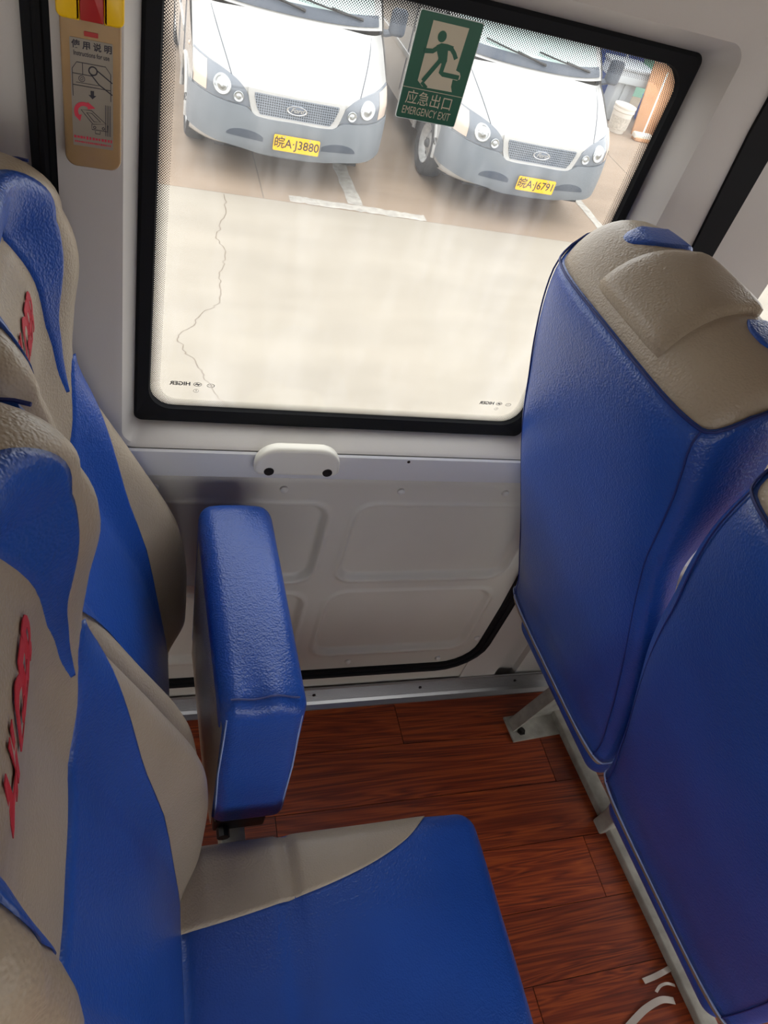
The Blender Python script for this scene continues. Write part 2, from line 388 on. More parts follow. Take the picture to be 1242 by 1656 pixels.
mesh('panel', vs, fs, SHELL, wf, False)
wb = empty('wall_rear'); tag(wb, kind='structure')
vs, fs = boxes([(XB-0.08, XB, YR-0.1, WX, -0.1, ZC)])
mesh('panel', vs, fs, SHELL, wb, False)

# ---- emergency door
door = empty('door_1'); tag(door, kind='structure')
GX0, GX1, GZ0, GZ1 = 0.014, 0.641, 0.803, 1.398     # outer edge of the black window seal at y=.88
K = 8
A_ = rrect(GX0, GX1, GZ0, GZ1, 0.012, K); B_ = rrect(GX0-0.016, GX1+0.020, GZ0-0.010, GZ1+0.024, 0.022, K)
B2 = rrect(GX0-0.026, GX1+0.034, GZ0-0.014, GZ1+0.04, 0.03, K); C_ = rrect(-0.066, 0.742, GZ0-0.0145, 1.80, 0.004, K)
ya = lambda z: 0.838
rows = [[(x, 0.892, z) for x, z in A_], [(x, 0.882, z) for x, z in A_], [(x, ya(z)+0.004, z) for x, z in B_], [(x, ya(z), z) for x, z in B2], [(x, ya(z), z) for x, z in C_]]
vs, fs = grid(rows, close_u=True); mesh('window_surround', vs, fs, SHELL, door, True, 35)
# sill band with a return lip
rows = [[(x, y, z) for x in (-0.066, 0.3, 0.765)] for (y, z) in ((0.836, 0.7885), (0.8325, 0.786), (0.8325, 0.741), (0.8345, 0.737), (0.856, 0.7345))]
vs, fs = grid(rows); mesh('sill_band', vs, fs, SILLM, door, True, 35)
# moulded lower panel: one pressed sheet
recs = [(-0.012, 0.330, 0.457, 0.660), (0.379, 0.728, 0.457, 0.660), (-0.012, 0.330, 0.200, 0.413), (0.379, 0.728, 0.200, 0.413)]
def rr_sd(x, z, R, r):
    cx, cz, hx, hz = (R[0]+R[1])/2, (R[2]+R[3])/2, (R[1]-R[0])/2-r, (R[3]-R[2])/2-r
    dx, dz = abs(x-cx)-hx, abs(z-cz)-hz
    return math.hypot(max(dx, 0), max(dz, 0))+min(max(dx, dz), 0)-r
nx, nz = 200, 150; rows = []
for i in range(nz+1):
    z = 0.128+(0.737-0.128)*i/nz; row = []
    for j in range(nx+1):
        xr = 0.778-0.03*sstep(0.35, 0.95, z)
        if z < 0.21: xr -= 0.085*(1-math.sqrt(max(0, 1-((0.21-z)/0.0825)**2))) if (0.21-z) < 0.0825 else 0.085
        x = -0.066+(xr+0.066)*j/nx
        d = min(rr_sd(x, z, R, 0.035) for R in recs)
        y = 0.850+0.010*(1-sstep(-0.010, 0.001, d))-0.0045*math.exp(-((d-0.004)/0.0045)**2)
        y += 0.008*sstep(0.71, 0.737, z)
        row.append((x, y, z))
    rows.append(row)
vs, fs = grid(rows); mesh('lower_panel', vs, fs, PANELM, door)
# door core behind the trims keeps daylight out
DO = 0.8935
vs, fs = boxes([(-0.075, 0.79, 0.866, DO, 0.112, 0.79), (-0.075, 0.775, 0.8905, DO, 1.40, ZC), (-0.075, 0.012, 0.8905, DO, 0.79, 1.40), (0.643, 0.775, 0.8905, DO, 0.79, 1.40), (0.012, 0.643, 0.8905, DO, 0.79, 0.802)])
mesh('door_core', vs, fs, SHELL, door, False)
# black seal all round the door
path = [(-0.0775, 1.80), (-0.0775, 0.21)]
path += [(-0.0775+0.085*(1-math.cos(a)), 0.21-0.085*math.sin(a)) for a in [math.radians(x) for x in range(15, 91, 15)]]
path += [(0.3, 0.125), (0.69, 0.125)]
path += [(0.69+0.092*math.sin(a), 0.125+0.085*(1-math.cos(a))) for a in [math.radians(x) for x in range(15, 91, 15)]]
path += [(0.784, 0.35), (0.778, 0.6), (0.768, 0.85), (0.755, 1.1), (0.7475, 1.3), (0.746, 1.8)]
tube('seal', [(x, 0.850, z) for x, z in path], 0.01, RUBBER, door, flat=(0.0135, 0.0075), up=(0, -1, 0))
tube('seal_lip', [(x, 0.842, z) for x, z in path], 0.005, RUBBER, door, n=8, up=(0, -1, 0))
fl = [(0.748, 0.781, 0.72), (0.744, 0.777, 0.85), (0.735, 0.768, 1.1), (0.717, 0.764, 1.34), (0.712, 0.762, 1.8)]
rows = [[(a_, 0.8335, z_), (b_, 0.8335, z_), (b_, 0.853, z_), (a_, 0.853, z_)] for a_, b_, z_ in fl]
vs, fs = grid(rows, close_u=True); mesh('seal_flange', vs, fs, RUBBER, door, False)
for (x, z) in ((0.045, 0.698), (0.245, 0.698), (0.446, 0.697), (0.644, 0.697), (0.468, 0.165), (0.684, 0.157), (0.757, 0.232), (0.25, 0.165)):
    lathe('screw_cap', [(0.0001, 0.8435), (0.004, 0.844), (0.0065, 0.8465), (0.0068, 0.852)], CAPM, door, 16, 'y', (x, 0, z))
lathe('screw_hole', [(0.0001, 0.8317), (0.0026, 0.8317), (0.0028, 0.834)], SCREWM, door, 10, 'y', (0.432, 0, 0.781))

# ---- door window
win = empty('window_1'); tag(win, kind='structure')
I_ = rrect(0.035, 0.626, 0.829, 1.379, 0.032, K); Io = rrect(0.033, 0.628, 0.827, 1.381, 0.033, K)
rows = [[(x, 0.892, z) for x, z in A_], [(x, 0.8815, z) for x, z in A_], [(x, 0.878, z) for x, z in rrect(GX0+0.004, GX1-0.004, GZ0+0.004, GZ1-0.004, 0.012, K)], [(x, 0.880, z) for x, z in Io], [(x, 0.8874, z) for x, z in I_]]
vs, fs = grid(rows, close_u=True); mesh('rubber_seal', vs, fs, RUBBER, win, True, 40)
vs = [(x, 0.8885, z) for x, z in A_]; mesh('pane', vs, [tuple(range(len(vs)))], GLASS, win, False)
# dotted frit band printed on the glass
J_ = rrect(0.035+0.013, 0.626-0.012, 0.829+0.011, 1.379-0.022, 0.026, K)
rows = [[(x, 0.8878, z) for x, z in rrect(0.030, 0.631, 0.824, 1.384, 0.036, K)], [(x, 0.8878, z) for x, z in J_]]
n = len(I_); vs, fs = grid(rows, close_u=True)
me = bpy.data.meshes.new('frit_dots'); me.from_pydata(vs, [], fs); uvl = me.uv_layers.new(name='UVMap')
for lp in me.loops: uvl.data[lp.index].uv = (0, 0 if lp.vertex_index < n else 1)
link('frit_dots', me, FRIT, win, False)
# maker's marks on the glass, read from outside, so mirrored here
mk = mat('grey_print', (96, 94, 92), 0.6); mk2 = mat('pale_print', (150, 147, 142), 0.6)
def oval(name, cx, cz, a, b, th, mt, parent, y, n=24):
    rows = [[(cx+a*k*math.cos(t), y, cz+b*k*math.sin(t)) for t in [2*math.pi*i/n for i in range(n)]] for k in (1, 1-th)]
    rows[1] = [(cx+(a-th*b)*math.cos(t), y, cz+(b-th*b)*math.sin(t)) for t in [2*math.pi*i/n for i in range(n)]]
    vs, fs = grid(rows, close_u=True); return mesh(name, vs, fs, mt, parent, False)
for (mx, mz, s) in ((0.092, 0.868, 1.0), (0.573, 0.8655, 0.92)):
    T = lambda u, v, d: (mx-u, 0.8872, mz+v)
    text('glass_mark', 'HIGER', 0.0088*s, mk, win, lambda u, v, d: (mx-0.0165*s-u, 0.8872, mz+v), bold=0.0003, width=1.15)
    oval('glass_mark', mx+0.0075*s, mz, 0.0060*s, 0.0036*s, 0.22, mk, win, 0.8872)
    vs = [(mx+(0.0075+a)*s, 0.8872, mz+b*s) for a, b in ((-0.005, -0.0012), (-0.0006, 0.0025), (0.0003, 0.0006), (0.005, 0.0012), (0.0006, -0.0025), (-0.0003, -0.0006))]
    mesh('glass_mark', vs, [(0, 1, 2, 5), (2, 3, 4, 5)], mk, win, False)
    oval('glass_mark', mx+0.026*s, mz-0.001, 0.0055*s, 0.0036*s, 0.16, mk2, win, 0.8872)
    text('glass_mark', 'CCC', 0.005*s, mk2, win, lambda u, v, d: (mx+0.026*s-u, 0.8872, mz-0.001+v))
    oval('glass_mark', mx+0.006*s, mz-0.0115*s, 0.0038*s, 0.0032*s, 0.14, mk2, win, 0.8872)
    text('glass_mark', 'E', 0.0045*s, mk2, win, lambda u, v, d: (mx+0.006*s-u, 0.8872, mz-0.0115*s+v))

# next window ahead
def side_window(name, x0, x1, z0, z1):
    o = empty(name); tag(o, kind='structure')
    a = rrect(x0, x1, z0, z1, 0.03, 5); b = rrect(x0+0.006, x1-0.006, z0+0.006, z1-0.006, 0.03, 5)
    rows = [[(x, 0.90, z) for x, z in a], [(x, 0.885, z) for x, z in a], [(x, 0.885, z) for x, z in b], [(x, 0.90, z) for x, z in b]]
    vs, fs = grid(rows, close_u=True); mesh('seal', vs, fs, RUBBER, o, False)
    mesh('pane', [(x, 0.895, z) for x, z in a], [tuple(range(len(a)))], GLASS, o, False); return o
side_window('window_2', 0.93, 2.1, 0.79, 1.45)
side_window('window_3', -1.35, -0.30, 0.79, 1.45)

# ---- ribbed aluminium floor strip
tr = empty('trim_1'); tag(tr, kind='structure')
prof = [(0.8515, 0.058), (0.8475, 0.058)]
for i in range(9):
    z = 0.054-i*0.0045; y = 0.8465-i*0.0005
    prof += [(y, z), (y-0.0012, z-0.001), (y-0.0012, z-0.0028), (y, z-0.0036)]
prof += [(0.8415, 0.014), (0.836, 0.008), (0.826, 0.004), (0.826, 0.0), (0.8515, 0.0)]
rows = [[(x, y, z) for y, z in prof] for x in (XB, 0.0, 1.0, XF)]
vs, fs = grid(rows); mesh('strip', vs, fs, ALU, tr, False)
for x in (0.415, 0.675, 0.93, 0.16):
    lathe('screw', [(0.0001, 0.8415), (0.0036, 0.842), (0.0042, 0.846)], SCREWM, tr, 12, 'y', (x, 0, 0.038))

# ---------------------------------------------------------------- bus seats
YH = 0.178
T_hw = [(0.40, 0.180), (0.50, 0.188), (0.70, 0.190), (0.85, 0.188), (0.95, 0.182), (1.0, 0.178), (1.06, 0.180), (1.12, 0.178), (1.175, 0.167), (1.22, 0.148)]
T_xe = [(0.40, 0.108), (0.50, 0.108), (0.59, 0.106), (0.69, 0.088), (0.80, 0.036), (0.92, -0.024), (0.98, -0.042), (1.05, -0.036), (1.11, -0.026), (1.15, -0.032), (1.20, -0.055)]
T_xb = [(0.40, 0.060), (0.49, 0.056), (0.60, 0.012), (0.74, -0.046), (0.92, -0.118), (1.08, -0.172), (1.175, -0.200), (1.25, -0.21)]
T_rc = [(0.40, 0.030), (0.50, 0.048), (0.60, 0.066), (0.70, 0.072), (0.85, 0.060), (0.95, 0.040), (1.02, 0.042), (1.06, 0.048), (1.11, 0.0555), (1.165, 0.064), (1.2, 0.066)]
ZT0, ZTOP, LEAN = 1.165, 1.225, 0.30
NSE = 4.2
def seat_surf(th, z, off=0.0, dome=0.0):
    """point on the backrest skin; th: 0 front centre, +90deg window side, 180 back. dome 0..1 closes the top"""
    s, c = math.sin(th), math.cos(th)
    hw = interp(T_hw, z); xe = interp(T_xe, z); xb = interp(T_xb, z); rc = interp(T_rc, z)
    e = 2.0/NSE
    u = math.copysign(abs(s)**e, s); v = math.copysign(abs(c)**e, c)
    xm, tk = (xe+xb)/2, (xe-xb)/2
    if dome > 0:
        k = math.cos(dome*math.pi/2); xm -= LEAN*tk*dome**2; tk *= max(0.0, k)**0.8; hw *= 1-0.16*(dome**2)
        z = ZT0+(ZTOP-ZT0)*math.sin(dome*math.pi/2)-0.010*(abs(u)**3)*dome
    x = xm+tk*v
    if v > 0:
        x -= rc*v*(1-sstep(0.40, 0.93, abs(u)))*(1-sstep(0, 1, dome))
    x += off*v; y = (hw+off)*u
    return Vector((x, y, z+off*dome))
def th_front(u):
    return math.copysign(math.asin(min(1.0, abs(u))**(NSE/2)), u)
def skin(th, z, off=0.0):
    if z <= ZT0: return seat_surf(th, z, off)
    return seat_surf(th, ZT0, off, math.asin(min(1.0, (z-ZT0)/(ZTOP-ZT0)))*2/math.pi)
def front_pt(u, z, off=0.0):
    return skin(th_front(u), z, off)
def seat_back_mesh(name, parent):
    rows = []; nth = 112
    # even spacing in arc along a superellipse: sample th non-uniformly
    ths = []
    for k in range(nth):
        q = 4.0*k/nth; i = int(q); f = q-i
        # f 0..1 along a quarter: pass through u (front/back faces) then v (sides)
        g = f if i % 2 == 0 else 1-f
        if g < 0.6: a = math.asin((g/0.6*0.93)**(NSE/2))
        else: a = math.pi/2-math.asin(((1-g)/0.4*(1-0.93**NSE)**(1/NSE))**(NSE/2)) if g < 1 else math.pi/2
        a = a if i % 2 == 0 else math.pi/2-(math.pi/2-a)
        ths.append({0: a, 1: math.pi-a, 2: math.pi+a, 3: 2*math.pi-a}[i])
    for i in range(61): rows.append([seat_surf(t, 0.450+(ZT0-0.450)*i/60) for t in ths])
    for i in range(1, 13): rows.append([seat_surf(t, ZT0, 0, i/12*0.999) for t in ths])
    vs, fs = grid(rows, close_u=True); fs.append(tuple(range(nth))); fs.append(tuple(range((len(rows)-1)*nth, len(rows)*nth)))
    return mesh(name, vs, fs, TAUPE, parent)
def strip_patch(name, a, b, mt, parent, off=0.0025, n=40, m_=10, mirror=1, fn=None):
    """skin patch between two (u,z) curves, its rim turned under"""
    fn = fn or front_pt
    A = poly_resample([(p[0], p[1], 0) for p in a], n); B = poly_resample([(p[0], p[1], 0) for p in b], n); rows = []
    for i in range(n):
        row = []
        for j in range(m_+3):
            jj = min(max(j-1, 0), m_); t = jj/m_; p = A[i]*(1-t)+B[i]*t
            edge = j == 0 or j == m_+2
            puff = 0.0012*(1-(2*t-1)**4)
            row.append(fn(mirror*p.x, p.y, -0.0015 if edge else off+puff))
        rows.append(row)
    rows = [[Vector(v) for v in rows[0]]]+rows+[[Vector(v) for v in rows[-1]]]
    for q in (0, -1):
        src = A[0] if q == 0 else A[-1]; src2 = B[0] if q == 0 else B[-1]
        rows[q] = [fn(mirror*(src*(1-min(max(j-1, 0), m_)/m_)+src2*min(max(j-1, 0), m_)/m_).x, (src*(1-min(max(j-1, 0), m_)/m_)+src2*min(max(j-1, 0), m_)/m_).y, -0.0015) for j in range(m_+3)]
    vs, fs = grid(rows); return mesh(name, vs, fs, mt, parent)
# front pattern in (u, z)
AO = [(0.0, 1.2165), (0.30, 1.219), (0.52, 1.222), (0.68, 1.217), (0.75, 1.195), (0.74, 1.165), (0.70, 1.140), (0.645, 1.100), (0.635, 1.060), (0.685, 0.992), (0.667, 0.960)]
AI = [(0.0, 1.193), (0.22, 1.190), (0.38, 1.182), (0.45, 1.168), (0.47, 1.150), (0.49, 1.125), (0.515, 1.090), (0.57, 1.050), (0.62, 1.015), (0.655, 0.980), (0.665, 0.959)]
ARCH_O = [(-a, b) for a, b in AO[:0:-1]]+AO; ARCH_I = [(-a, b) for a, b in AI[:0:-1]]+AI
T_ST = [(0, 0.874), (0.25, 0.875), (0.45, 0.886), (0.60, 0.918), (0.70, 0.952), (0.80, 0.986), (0.88, 0.986), (0.935, 0.957)]
T_SB = [(0.455, 0.456), (0.47, 0.50), (0.50, 0.58), (0.54, 0.66), (0.60, 0.745), (0.67, 0.810), (0.77, 0.873), (0.86, 0.918), (0.935, 0.955)]
def cover_pt(th_deg, z, off):
    return skin(math.radians(th_deg), z, off)
def make_seat_back(root):
    """backrest with its panels; root sits at the seat's centre line"""
    back = seat_back_mesh('backrest', root)
    strip_patch('headrest_band', ARCH_O, ARCH_I, BLUE, back, n=90)
    us = [-0.935+1.87*i/60 for i in range(61)]
    rows = []
    for i, u in enumerate(us):
        zt_ = interp(T_ST, abs(u)); zb_ = 0.456 if abs(u) < 0.455 else interp(T_SB, abs(u)); zb_ = min(zb_, zt_-0.001); row = []
        for j in range(27):
            t = min(max(j-1, 0), 24)/24; ed = j in (0, 26) or i in (0, 60)
            row.append(front_pt(u, zb_+(zt_-zb_)*t, -0.0015 if ed else 0.0032))
        rows.append(row)
    vs, fs = grid(rows); mesh('torso_panel', vs, fs, BLUE, back)
    # blue cover over the back and the sides, hemmed at the bottom
    rows = []
    ths = [72, 80, 90, 100, 110, 117, 123, 127, 131, 135, 139, 143, 147, 151, 155, 160, 165, 170, 175, 180]
    ths = ths+[360-t for t in ths[-2::-1]]
    HEM, TOPC = 0.466, 1.186
    zs = [HEM+(TOPC-HEM)*i/48 for i in range(49)]
    cz = lambda t, z: z if z < 1.1 else z+(z-1.1)/(TOPC-1.1)*(ZTOP-1.207)*sstep(127, 78, min(t, 360-t))
    rows.append([cover_pt(t, HEM, -0.002) for t in ths])
    for z in zs: rows.append([cover_pt(t, cz(t, z), -0.002 if t in (72, 288) else 0.004+0.0012*math.sin(9*z+math.radians(t)*3)) for t in ths])
    rows.append([cover_pt(t, cz(t, TOPC)+0.002, -0.002) for t in ths])
    vs, fs = grid(rows); cov = mesh('back_cover', vs, fs, BLUE, root)
    # hem piping and corner seams
    tube('hem_piping', [cover_pt(t, HEM, 0.0050) for t in ths], 0.0016, THREAD, cov, 6)
    for t in (127, 233):
        tube('seam', [cover_pt(t, cz(t, z), 0.0048) for z in zs], 0.0011, mat('seam_blue', (20, 40, 110), 0.6) if 'seam_blue' not in MATS else MATS['seam_blue'], cov, 5)
    tube('top_seam', [cover_pt(t, cz(t, TOPC), 0.0045) for t in ths], 0.0016, MATS['seam_blue'], cov, 5)
    # raised centre pad on top of the headrest
    rows = []
    for i in range(15):
        u = -0.42+0.84*i/14; row = []
        for j in range(13):
            q = j/12   # from the back edge over the crown to the front
            edge = i in (0, 14)
            off = -0.002 if edge else 0.007*(1-(2*i/14-1)**6)+0.001
            if j in (0, 12): off = -0.003
            if q < 0.75: d = 0.25+q/0.75*0.73; p = seat_surf(math.pi-th_front(u), ZT0, off, d)
            else: d = 0.98-(q-0.75)/0.25*0.13; p = seat_surf(th_front(u), ZT0, off, d)
            row.append(p)
        rows.append(row)
    vs, fs = grid(rows); mesh('headrest_pad', vs, fs, TAUPE, back)
    # blue inner faces of the wings, reaching over the crown
    for s_ in ((-1, 1) if ZTOP > 1.24 else ()):
        rows = []
        for i in range(25):
            u = s_*(0.46+0.36*i/24); e_ = abs(2*i/24-1)**2.4; row = []
            back_d = 0.62+0.34*e_ if s_ > 0 else 0.88+0.08*e_
            arc = [(0, 0.30+(0.97-0.30)*k/9) for k in range(10)]+[(1, 0.97-(0.97-back_d)*k/5) for k in range(1, 6)]
            for k, (sd, d) in enumerate(arc):
                off = -0.003 if i in (0, 24) or k in (0, len(arc)-1) else (0.001 if i in (1, 23) or k == len(arc)-2 else 0.0028)
                row.append(seat_surf(math.pi-th_front(u) if sd else th_front(u), ZT0, off, d))
            rows.append(row)
        vs, fs = grid(rows); mesh('wing_panel', vs, fs, BLUE, back)
    # red stitched name across the headrest
    def to(u, v, d):
        y = u+0.006; z = 1.100+v; hw = interp(T_hw, z); return front_pt(y/hw, z, 0.0012+max(d, 0))
    text('lettering', 'HIGER', 0.060, RED, back, to, bold=0.0012, shear=0.35, fit=0.118, extrude=0.0006)
    return back
CUSH_X0, CUSH_X1, CZ0, CZ1 = 0.062, 0.530, 0.350, 0.452
def cush_fn(v):
    x = v.x+(CUSH_X0+CUSH_X1)/2; y = v.y; z = v.z+(CZ0+CZ1)/2
    if v.z > 0:
        z += -0.009*math.exp(-((x-0.222)/0.008)**2)+0.006*(1-(v.y/YH)**2)-0.010*sstep(0.42, 0.53, x)
        z += 0.002*math.sin(23*x+9*y)*math.sin(17*y)
    return Vector((x, y, z))
def cush_top(x, y, off):
    hx, r = (CUSH_X1-CUSH_X0)/2, 0.03
    z = cush_fn(Vector((x-(CUSH_X0+CUSH_X1)/2, y, (CZ1-CZ0)/2))).z
    # rounded lip at the side
    e = abs(y)-(YH-0.004-r)
    if e > 0: z -= r-math.sqrt(max(0, r*r-min(e, r)**2))
    e2 = x-(CUSH_X1-r)
    if e2 > 0: z -= r-math.sqrt(max(0, r*r-min(e2, r)**2))
    return Vector((x, y, z+off))
def make_cushion(root):
    c = rounded_block('cushion', ((CUSH_X1-CUSH_X0)/2, YH-0.004, (CZ1-CZ0)/2), 0.03, BLUE, root, cush_fn, 26)
    A = [(0.068, 0.056), (0.13, 0.064), (0.20, 0.075), (0.27, 0.088), (0.34, 0.108), (0.40, 0.135), (0.435, 0.162), (0.447, 0.1727)]
    B = [(0.068, 0.1735), (0.13, 0.1735), (0.20, 0.1735), (0.27, 0.1735), (0.34, 0.1735), (0.40, 0.1735), (0.435, 0.1735), (0.448, 0.1735)]
    for s in (-1, 1):
        strip_patch('corner_panel', A, B, TAUPE, c, n=60, m_=16, mirror=s, off=0.003, fn=lambda a, b, o: cush_top(a if a > 0 else -a, s*b, o) if False else cush_top(abs(a), s*b, o))
    return c
def seat_legs(root):
    box('cushion_frame', (0.20, 0.50, -0.16, 0.16, 0.305, 0.353), STEEL, root, 0.006)
    return root
def copy_tree(o, parent=None):
    c = o.copy(); COL.objects.link(c); c.parent = parent
    for ch in o.children: copy_tree(ch, c)
    return c
PITCH, YAW = 0.675, math.radians(4.0)
Y_WIN, Y_AISLE = 0.620, 0.228
def tilt_back(st, deg, dz=0.0):
    R_ = Matrix.Rotation(math.radians(deg), 3, 'Y'); p = Vector((0.08, 0, 0.42))
    for c in st.children:
        if c.name.split('.')[0] in ('backrest', 'back_cover'):
            c.rotation_euler = (0, math.radians(deg), 0); c.location = p-R_ @ p+Vector((0, 0, dz))
def turned(y):
    d = y-0.80; return (PITCH-d*math.sin(YAW), 0.80+d*math.cos(YAW), 0)
seat = empty('bus_seat'); make_seat_back(seat); make_cushion(seat); seat_legs(seat)
seat.location = (0, Y_AISLE, 0)
tag(seat, 'blue and taupe bus seat nearest the camera, its flat cushion folded down', 'seat')
T_left = (T_xe, T_rc)
T_xe = [(0.40, 0.108), (0.50, 0.108), (0.59, 0.104), (0.69, 0.080), (0.80, 0.020), (0.88, -0.030), (0.94, -0.062), (1.0, -0.082), (1.06, -0.078), (1.11, -0.062), (1.15, -0.052), (1.20, -0.05)]
T_rc = [(0.40, 0.030), (0.50, 0.046), (0.60, 0.060), (0.70, 0.058), (0.85, 0.035), (0.95, 0.022), (1.2, 0.022)]
ZTOP, LEAN = 1.255, -0.35
s2 = empty('bus_seat'); make_seat_back(s2); T_xe, T_rc = T_left; ZTOP, LEAN = 1.225, 0.30
for c_ in seat.children:
    if c_.name.split('.')[0] in ('cushion', 'cushion_frame'): copy_tree(c_, s2).location.x += 0.045
s2.location = turned(Y_WIN); s2.rotation_euler.z = YAW; tag(s2, 'blue-backed bus seat beside the window, seen from behind, grey headrest top', 'seat')
s3 = copy_tree(s2); s3.location = turned(Y_AISLE); s3.rotation_euler.z = YAW; tag(s3, 'blue-backed bus seat cut off by the lower right edge, seen from behind', 'seat')
# window seat with the cushion tipped up
s4 = empty('bus_seat', (0, Y_WIN, 0)); tag(s4, 'bus seat beside the emergency door with its blue cushion tipped up', 'seat')
bk = [c for c in seat.children if c.name.startswith('backrest')][0]; cv = [c for c in seat.children if c.name.startswith('back_cover')][0]
copy_tree(bk, s4); copy_tree(cv, s4)
tilt_back(seat, 2.2, 0.02); tilt_back(s4, -0.3)
def tip_fn(v):
    # local block: x thickness, y width, z height -> leaning slightly back, wider at the front edge
    t = (v.z+0.172)/0.344
    x = 0.1715+v.x*(1.0-0.06*t)-0.016*(t-0.5)-0.010*(v.y/0.172)*0.5
    z = 0.553+v.z+0.006*(v.y/0.172)
    y = v.y
    # soft creases where the cover is pulled at the near corner
    cr = math.exp(-((v.y+0.172)/0.05)**2)*sstep(0.5, 1, t)
    z += 0.0035*cr*math.sin(110*v.x)
    z += 0.006*sstep(0.8, 1, t)*math.cos(v.x/0.058*1.4)-0.004
    return Vector((x, y, z))
tip = rounded_block('cushion', (0.058, 0.172, 0.172), 0.022, BLUE, s4, tip_fn, 20)
# taupe sitting face against the backrest, and stitched seams round the near end
rows = []
for i in range(13):
    row = []
    for j in range(9):
        y = -0.170+0.32*j/8; z = -0.165+0.30*i/12
        row.append(tip_fn(Vector((-0.058-0.004 if 0 < i < 12 and 0 < j < 8 else -0.056, y, z))))
    rows.append(row)
vs, fs = grid(rows); mesh('sitting_face', vs, fs, TAUPE, tip)
ring = [(-0.050, -0.150), (-0.053, 0), (-0.050, 0.146), (-0.040, 0.158), (0.04, 0.158), (0.050, 0.146), (0.053, 0), (0.050, -0.150)]
tube('seam', [tip_fn(Vector((a, -0.1662, b))) for a, b in ring], 0.0014, THREAD, tip, 5)
tube('seam', [tip_fn(Vector((-0.046+0.092*i/12, -0.155, 0.1722))) for i in range(13)], 0.0014, MATS['seam_blue'], tip, 5)
box('hinge_bracket', (0.135, 0.215, -0.165, 0.165, 0.335, 0.372), DARK, s4, 0.004)
tube('hinge_bar', [(0.15, -0.18, 0.345), (0.15, 0.19, 0.345)], 0.010, DARK, s4)

# frames that carry each pair of seats
def frame(label, whole):
    f = empty('seat_frame'); tag(f, label, 'seat frame'); y1 = 0.80 if whole else 0.40
    xr = 0.25 if whole else 0.15
    box('cross_beam', (xr, xr+0.04, 0.05, 0.80, 0.265, 0.305), STEEL, f, 0.004)
    box('cross_beam', (0.40, 0.44, 0.05, y1, 0.265, 0.305), STEEL, f, 0.004)
    box('floor_rail', (0.335, 0.372, 0.03, 0.76 if whole else 0.36, 0.0, 0.022), STEEL, f, 0.003)
    # pedestal in the middle of the pair: a pressed steel plate
    py = 0.44 if whole else 0.30
    slab('pedestal', [(0.32, 0.0), (0.48, 0.0), (0.46, 0.04), (0.42, 0.14), (0.46, 0.265), (0.26, 0.265), (0.30, 0.18), (0.325, 0.05)], 0.035, STEEL, f, lambda u, v, d: (u, py+d, v), 0.004)
    if whole:
        # triangular leg at the wall, flanged
        slab('wall_leg', [(0.215, 0.004), (0.42, 0.004), (0.42, 0.265), (0.315, 0.265)], 0.005, STEEL, f, lambda u, v, d: (u, 0.737+d, v))
        tube('leg_flange', [(0.217, 0.725, 0.004), (0.317, 0.725, 0.265)], 0.01, STEEL, f, flat=(0.015, 0.003), up=(-1, 0, 0.4))
        box('foot_plate', (0.205, 0.44, 0.685, 0.750, 0.0, 0.005), STEEL, f)
        for bx in (0.235, 0.36):
            lathe('bolt', [(0.011, 0.005), (0.011, 0.007), (0.007, 0.007), (0.006, 0.014), (0.0001, 0.014)], SCREWM, f, 6, 'z', (bx, 0.707, 0))
    return f
fr_ = frame('grey steel leg frame bolted to the floor under the right-hand pair of seats', True); fr_.location = turned(0); fr_.rotation_euler.z = YAW
frame('grey steel leg frame under the pair of seats at left, below the tipped-up cushion', False)

# loose white straps on the floor
def ribbon(name, pts, wd, label):
    P = poly_resample([Vector(p) for p in pts], 24); rows = []
    for i, p in enumerate(P):
        t = (P[min(i+1, 23)]-P[max(i-1, 0)]); t.z = 0; t.normalize(); a = Vector((-t.y, t.x, 0.25)).normalized()*wd
        rows.append([p-a+Vector((0, 0, 0.001)), p+a+Vector((0, 0, 0.001)), p+a, p-a])
    vs, fs = grid(rows, close_u=True); fs += [(0, 1, 2, 3), tuple(range(len(vs)-4, len(vs)))]
    return tag(mesh(name, vs, fs, STRAPM, None, True, 40), label, 'strap', 'loose straps on the floor')
ribbon('strap', [(1.055, 0.188, 0.004), (1.035, 0.184, 0.010), (1.012, 0.180, 0.005), (0.985, 0.177, 0.004)], 0.0055, 'short white strap end on the wood floor, the one farthest up the frame rail')
ribbon('strap', [(1.035, 0.134, 0.004), (1.005, 0.140, 0.009), (0.97, 0.134, 0.007), (0.94, 0.123, 0.005), (0.90, 0.105, 0.004)], 0.0065, 'longer white strap lying across the wood floor at the bottom edge')
ribbon('strap', [(1.050, 0.158, 0.004), (1.028, 0.163, 0.014), (1.012, 0.162, 0.012), (1.003, 0.155, 0.004)], 0.0028, 'thin curled white strap between the two wider straps on the floor')

# ---------------------------------------------------------------- fittings on the door
W_ = lambda y0: (lambda u, v, d: (u, y0+d, v))
# emergency handle housing
hb = empty('emergency_handle_box', (0, 0, 0)); tag(hb, 'amber plastic emergency door handle housing with yellow and red cap', 'handle box')
slab('cover', rrect(-0.0565, -0.0040, 1.188, 1.330, (0.011, 0.011, 0.002, 0.002)), 0.030, AMBER, hb, W_(0.816), 0.003)
to = W_(0.814)
slab('cap', rrect(-0.059, -0.031-0.008, 1.320, 1.372, (0.006, 0.001, 0.001, 0.012)), 0.032, YELLOWM, hb, to, 0.0025)
slab('cap', rrect(-0.019, -0.0015, 1.320, 1.372, (0.001, 0.006, 0.012, 0.001)), 0.032, YELLOWM, hb, to, 0.0025)
slab('push_button', rrect(-0.0388, -0.0192, 1.321, 1.372, 0.001), 0.031, REDM, hb, W_(0.8135), 0.001)
dec = slab('instruction_decal', rrect(-0.0485, -0.0115, 1.210, 1.306, 0.001), 0.0006, DECAL, hb, W_(0.8152))
